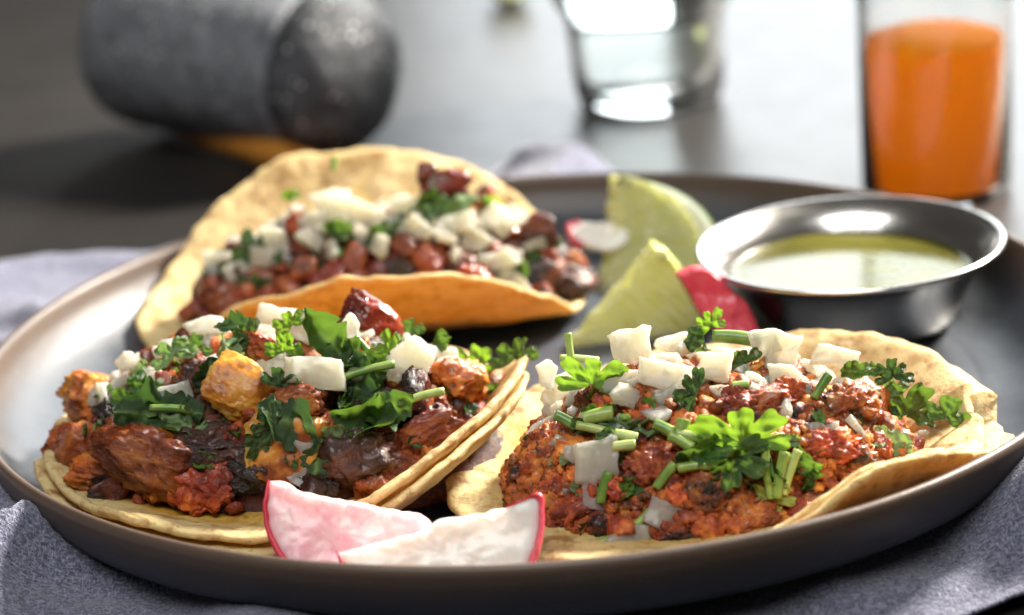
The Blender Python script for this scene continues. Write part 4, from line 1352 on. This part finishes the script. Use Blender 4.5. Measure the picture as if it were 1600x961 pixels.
# ------------------------------------------------------------------ limes
def lime_wedge(P0, chord, outward, face_n, L, W, ang, label, seed):
    """wedge with its core edge along chord; first cut face spans chord x outward and looks along face_n"""
    root = empty('lime_wedge', tuple(np.array(P0) * MM))
    C_ = np.asarray(chord, float); C_ /= np.linalg.norm(C_)
    O = np.asarray(outward, float); O -= C_ * (O @ C_); O /= np.linalg.norm(O)
    N = np.cross(C_, O)
    if N @ np.asarray(face_n) < 0: N = -N
    nb, na = 40, 14

    def pt(b, a, k, c=1.0):          # b 0..pi along the chord, a angle away from the first face, k radial share
        x = -np.cos(b) * L / 2 * c; r = np.sin(b) ** 0.8 * W * k
        d = O * math.cos(a) - N * math.sin(a)
        return x * C_ + r * d
    jag = fbm(np.stack([np.linspace(0, 16, nb), np.full(nb, seed), np.zeros(nb)], -1), 3)
    # pulp: both cut faces as grids (k from core outwards), slightly uneven
    for side, a0 in ((0, 0.0), (1, ang)):
        nk = 16; Vv = []; uv = []
        for i in range(nb):
            b = 0.06 + (math.pi - 0.12) * i / (nb - 1)
            for j in range(nk):
                k = 0.0 + 0.83 * j / (nk - 1)
                p_ = pt(b, a0, k, 0.95) + (O * math.cos(a0) - N * math.sin(a0)) * (jag[i] * 6.0 * (1 - k) ** 2.5 - 0.3)
                nn = N if side == 0 else -(N * math.cos(a0) + O * math.sin(a0))
                q = np.array([[i * 0.35 + seed, j * 0.5, side * 7.0]])
                p_ = p_ + nn * (0.55 * float(perlin(np.array([[i * 0.9 + seed, j * 0.16, side * 3.0]]))[0]) + 0.9 * float(fbm(q, 2)[0]) + 0.35 - 0.5 * abs(math.sin(b * 0.5 + 0.4) - 0.5) * (1 - k))
                Vv.append(p_); uv.append((k, i / (nb - 1)))
        F = [(i * nk + j, (i + 1) * nk + j, (i + 1) * nk + j + 1, i * nk + j + 1) for i in range(nb - 1) for j in range(nk - 1)]
        me = mesh('pulp', np.array(Vv) * MM, F, MAT['lime'])
        ul = me.uv_layers.new(name='UVMap')
        for lp in me.loops: ul.data[lp.index].uv = uv[lp.vertex_index]
        o = link('pulp', me, root)
        md = o.modifiers.new('thick', 'SOLIDIFY'); md.thickness = 0.0015; md.offset = -1 if side == 0 else 1
    # rind shell with thickness, pith band inside
    for nm, k0, k1, mt in (('pith', 0.79, 0.995, MAT['pith']), ('rind', 0.995, 1.02, MAT['rind'])):
        Vv = []
        for i in range(nb):
            b = math.pi * i / (nb - 1) * 0.998 + 0.003
            for j in range(na):
                a = ang * j / (na - 1)
                Vv.append(pt(b, a, k1, 1 + (k1 - 1) * 0.6))
            for j in range(na):
                a = ang * (1 - j / (na - 1))
                Vv.append(pt(b, a, k0, 1 - (1 - k0) * 0.5))
        m_ = 2 * na
        F = [(i * m_ + j, (i + 1) * m_ + j, (i + 1) * m_ + (j + 1) % m_, i * m_ + (j + 1) % m_) for i in range(nb - 1) for j in range(m_)]
        link(nm, mesh(nm, np.array(Vv) * MM, F, mt), root)
    tag(root, label, 'lime wedge', 'lime wedges on the plate')


def img(P, dx, dy, dz=0.0):          # direction from picture right / picture up / towards the viewer
    return RT * dx + UP * dy - FW * dz


# front wedge: core edge from its tip down to the left, rind bulging to the right
lime_wedge((19.0, 40, 16.5), img(0, 130, 155, 0), img(0, 0.85, -0.6, -0.22), -FW, 48, 37, math.radians(62),
           'front lime wedge with ragged pale core edge beside the back taco', 3.0)
lime_wedge((24, 88, 20), img(0, 14, 130, -5), img(0, 0.95, -0.2, -0.15), -FW, 39, 33, math.radians(60),
           'rear lime wedge standing behind the front lime wedge', 8.0)

# ------------------------------------------------------------------ radishes
def radish_slab(P0, X, Y, outline, thick, flesh, label, seed, skin_from, skin_to, name='radish_slice', group='radish pieces on the plate', bulge=1.5):
    """thick slice: outline (mm, in X/Y), skin along part of the outline (indices as shares of its length)"""
    root = empty(name, tuple(np.array(P0) * MM))
    X = np.asarray(X, float) / np.linalg.norm(X); Y = np.asarray(Y, float); Y = Y - X * (X @ Y); Y /= np.linalg.norm(Y); N = np.cross(X, Y)
    O = np.asarray(outline, float)
    n = 120
    O = spline(np.vstack([O, O[:1]]), n + 1)[:-1]
    O = O + 0.35 * np.stack([perlin(np.stack([O[:, 0] * .5, O[:, 1] * .5, O[:, 0] * 0 + seed], -1)), perlin(np.stack([O[:, 0] * .5, O[:, 1] * .5, O[:, 0] * 0 + seed + 9], -1))], -1)
    c = O.mean(0); nr = 16
    Vv = []; F = []
    for side in (1, -1):
        for i in range(nr):
            t = (i + 0.3) / (nr - 0.7)
            for j in range(n):
                p = c + (O[j] - c) * t
                q = np.array([[p[0] * 0.16 + seed, p[1] * 0.16, side]])
                z = side * (thick / 2 + bulge * float(fbm(q, 3)[0]) + 0.0) * (math.sqrt(max(0.0, 1 - max(0, (t - 0.86) / 0.16) ** 2)))
                Vv.append(p[0] * X + p[1] * Y + z * N)
    m_ = nr * n
    for s in (0, 1):
        for i in range(nr - 1):
            for j in range(n):
                k = (j + 1) % n
                f = (s * m_ + i * n + j, s * m_ + (i + 1) * n + j, s * m_ + (i + 1) * n + k, s * m_ + i * n + k)
                F.append(f if s == 0 else f[::-1])
        F.append(tuple(s * m_ + j for j in range(n))[::(1 if s == 0 else -1)])
    for j in range(n):
        k = (j + 1) % n; a = (nr - 1) * n
        F.append((a + j, m_ + a + j, m_ + a + k, a + k))
    link('flesh', mesh('flesh', np.array(Vv) * MM, F, flesh), root)
    j0, j1 = int(skin_from * n), int(skin_to * n)
    Vs = []; Fs = []
    idx = [j % n for j in range(j0, j1 + 1)]
    prof = [(-0.56, -0.02), (-0.5, 0.03), (0.0, 0.05), (0.5, 0.03), (0.56, -0.02), (0.3, -0.06), (-0.3, -0.06)]
    for q, j in enumerate(idx):
        d = O[j] - c; L = np.linalg.norm(d); d = d / L
        e = min(1, q / 5, (len(idx) - 1 - q) / 5)
        for (pz, pr) in prof:
            p = O[j] + d * (pr * 14 * (0.25 + 0.75 * e))
            pr_ = pr * 14 * (0.25 + 0.75 * e)
            p = O[j] + d * (pr_ * (1 + 0.8 * float(perlin(np.array([[q * 0.13, pz * 3, seed]]))[0])))
            Vs.append(p[0] * X + p[1] * Y + pz * thick * 1.04 * N)
    m2 = len(prof)
    for q in range(len(idx) - 1):
        for r in range(m2):
            Fs.append((q * m2 + r, (q + 1) * m2 + r, (q + 1) * m2 + (r + 1) % m2, q * m2 + (r + 1) % m2))
    link('skin', mesh('skin', np.array(Vs) * MM, Fs, MAT['radish_skin']), root)
    tag(root, label, 'radish', group)


def px_outline(c, pts, scale):
    return [((x - c[0]) / scale, -(y - c[1]) / scale) for x, y in pts]


# pink half slice (left), white half slice (right), standing just inside the front rim
Pa = on_z(535, 835, 0.0195) * 1000 + np.array([0, -3.0, 0])
radish_slab(Pa, RT, UP + FW * 0.25, px_outline((535, 835), [(424, 744), (418, 790), (432, 840), (470, 890), (530, 925), (600, 935), (660, 915), (690, 850), (664, 802), (620, 790), (560, 778), (505, 768), (470, 760), (446, 746)], 7.15),
            7.0, MAT['radish_pink'], 'pink fleshed radish half slice leaning at the front rim under the left taco', 2.0, 0.0, 0.36)
Pb = on_z(690, 850, 0.0205) * 1000 + np.array([0, -4.0, 0])
radish_slab(Pb, RT, UP + FW * 0.3, px_outline((690, 845), [(535, 850), (560, 895), (620, 930), (700, 940), (770, 930), (812, 890), (838, 830), (838, 766), (800, 776), (740, 790), (690, 797), (655, 818), (600, 832)], 7.2),
            7.5, MAT['radish_white'], 'white fleshed radish half slice in front of the pink one', 5.0, 0.0, 0.64)
# radish bits behind
Pc = on_z(1105, 475, 0.018) * 1000 + np.array([0, -14, 4])
radish_slab(Pc, RT, UP, px_outline((1105, 460), [(1050, 408), (1075, 398), (1105, 405), (1150, 450), (1175, 505), (1160, 520), (1120, 500), (1080, 455)], 5.8), 9, MAT['radish_skin'],
            'red skinned radish chunk between the front lime and the steel cup', 7.0, 0.35, 0.9)
Pc2 = on_z(925, 372, 0.022) * 1000
radish_slab(Pc2, RT, UP * 0.8 + FW * 0.6, px_outline((915, 375), [(878, 352), (905, 346), (950, 350), (975, 375), (950, 398), (910, 395), (885, 380)], 5.5), 3, MAT['radish_white'],
            'pale radish slice lying between the back taco and the rear lime', 9.0, 0.75, 1.1)

# ------------------------------------------------------------------ steel cup with green salsa
cup_c = (87, 39, 9.0)
prof = [(0, 0.9), (24, 0.9), (27, 1.6), (29.2, 4.0), (31.2, 9.0), (33.4, 14.0), (35.6, 17.5), (38.4, 20.2), (40.6, 21.6)]
outp = [(41.6, 22.4), (42.4, 22.4), (42.6, 21.6), (42.0, 20.9), (40.9, 20.7), (38.9, 19.4), (36.2, 16.8), (34.0, 13.4), (31.8, 8.6), (29.8, 3.6), (28.0, 0.6), (25, 0.0), (0, 0)]
cup = link('sauce_cup', mesh('sauce_cup', *lathe(np.array(spline(prof, 40).tolist() + outp) * MM, 160, False), MAT['steel']))
cup.location = np.array(cup_c) * MM
cup.scale = (0.965, 0.965, 1.0)
cup.rotation_euler = (0, math.radians(-1.0), 0)
tag(cup, 'small flared stainless steel sauce cup at the right back of the plate', 'cup')
rr = np.linspace(0.2, 33.9, 30)
salsa = link('green_salsa', mesh('green_salsa', *lathe(np.array([(r, 14.2 + 0.5 * max(0, (r - 32.2)) ** 2 * 0.3) for r in rr] + [(33.6, 13.6), (30, 8), (0, 7.5)]) * MM, 120, False), MAT['salsa']))
salsa.scale = (0.962, 0.962, 1.0)
salsa.location = np.array(cup_c) * MM
tag(salsa, 'thin olive green salsa filling the steel cup', 'salsa')

# ------------------------------------------------------------------ background: juice glass, water glass, mortar, spoon handle, lime
jl = np.array([136, 183, 0.0]) * MM
gp = [(0, 0), (23.0, 0), (24.2, 0.8), (24.5, 3), (24.6, 60), (24.8, 122), (24.3, 122.8), (23.5, 122), (22.6, 60), (22.4, 4), (21.5, 2.6), (0, 2.2)]
jg = link('juice_glass', mesh('juice_glass', *lathe(np.array(gp) * MM, 96, False), MAT['glass'])); jg.location = jl
tag(jg, 'straight clear glass tumbler holding orange juice at the right', 'glass')
ju = link('orange_juice', mesh('orange_juice', *lathe(np.array([(0, 2.5), (21.2, 2.9), (22.2, 4.4), (22.35, 50.6), (22.0, 51.2), (0, 51.0)]) * MM, 96, False), MAT['juice'])); ju.location = jl
tag(ju, 'opaque orange juice half filling the straight tumbler', 'juice')

wl = np.array([52, 325, 0.0]) * MM
gp = [(0, 0), (24, 0), (27, 1.5), (28.5, 6), (29.5, 20), (30.5, 34), (32.5, 38.5), (35.0, 42), (36.0, 50), (38.5, 105), (38.0, 106), (37.0, 105), (33.6, 50), (31.5, 42), (28.5, 36), (27.4, 20), (26.4, 8), (23, 4.6), (0, 4.2)]
wg = link('water_glass', mesh('water_glass', *lathe(np.array(gp) * MM, 96, False), MAT['glass'])); wg.location = wl
tag(wg, 'clear stepped water glass standing behind the plate', 'glass')
wp = [(0, 4.5), (22.8, 4.9), (26.1, 8.2), (27.1, 20), (28.2, 36), (31.2, 42), (33.3, 50), (35.3, 80), (0, 80)]
wt = link('water', mesh('water', *lathe(np.array(wp) * MM, 96, False), MAT['water'])); wt.location = wl
tag(wt, 'clear water filling the stepped glass', 'water')

ca = on_z(526, 116, 0.0325) * 1000
ax = np.array([-0.80, 0.60, 0.05]); ax /= np.linalg.norm(ax)
sx = np.cross(ax, [0, 0, 1]); sx /= np.linalg.norm(sx); sz = np.cross(sx, ax)
mroot = empty('stone_mortar', (ca[0] * MM, ca[1] * MM, 0))


def along(V_, off):
    return (V_[:, :1] * sx + V_[:, 1:2] * sz + (V_[:, 2:] + off) * ax) + [0, 0, ca[2]]


V_, F = lathe(np.array(spline([(0.1, 0), (20, 0.5), (29, 3), (30.6, 12), (31.2, 40), (32, 72), (31, 90), (24, 98), (12, 101), (0.1, 101)], 70)), 100, False)
V_ = V_ * (1 + 0.03 * fbm(V_ * 0.07, 4))[:, None]
link('body', mesh('body', along(V_, 6) * MM, F, MAT['stone']), mroot)
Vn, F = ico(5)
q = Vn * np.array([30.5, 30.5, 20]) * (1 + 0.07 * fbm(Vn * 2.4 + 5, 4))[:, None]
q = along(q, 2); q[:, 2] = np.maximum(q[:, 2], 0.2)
link('rounded_end', mesh('rounded_end', q * MM, F, MAT['stone_dark']), mroot)  # same stone as the body, darkened to paint in the side turned from light
tag(mroot, 'speckled grey stone mortar lying on its side with a darker rounded end', 'mortar')

hp = spline(np.array([on_z(262, 186, 0.006), on_z(325, 208, 0.007), on_z(400, 232, 0.007), on_z(480, 264, 0.006), on_z(560, 300, 0.006)]) * 1000, 30)
V_, F = tube(hp, np.array([5.0] * 4 + [6.0] * 22 + [5.0] * 4), 16)
tag(link('wooden_handle', mesh('wooden_handle', V_ * MM, F, MAT['wood'])), 'amber wooden handle lying on the table by the stone mortar', 'handle')

lp = on_z(785, 4, 0.0) * 1000
lime_wedge((lp[0] + 3, lp[1] - 3, 15), (1, 0.15, 0.15), (0.1, -0.7, -0.7), (0.3, -0.6, 0.8), 20, 15, math.radians(80), 'distant lime wedge lying on the table at the top edge', 12.0)
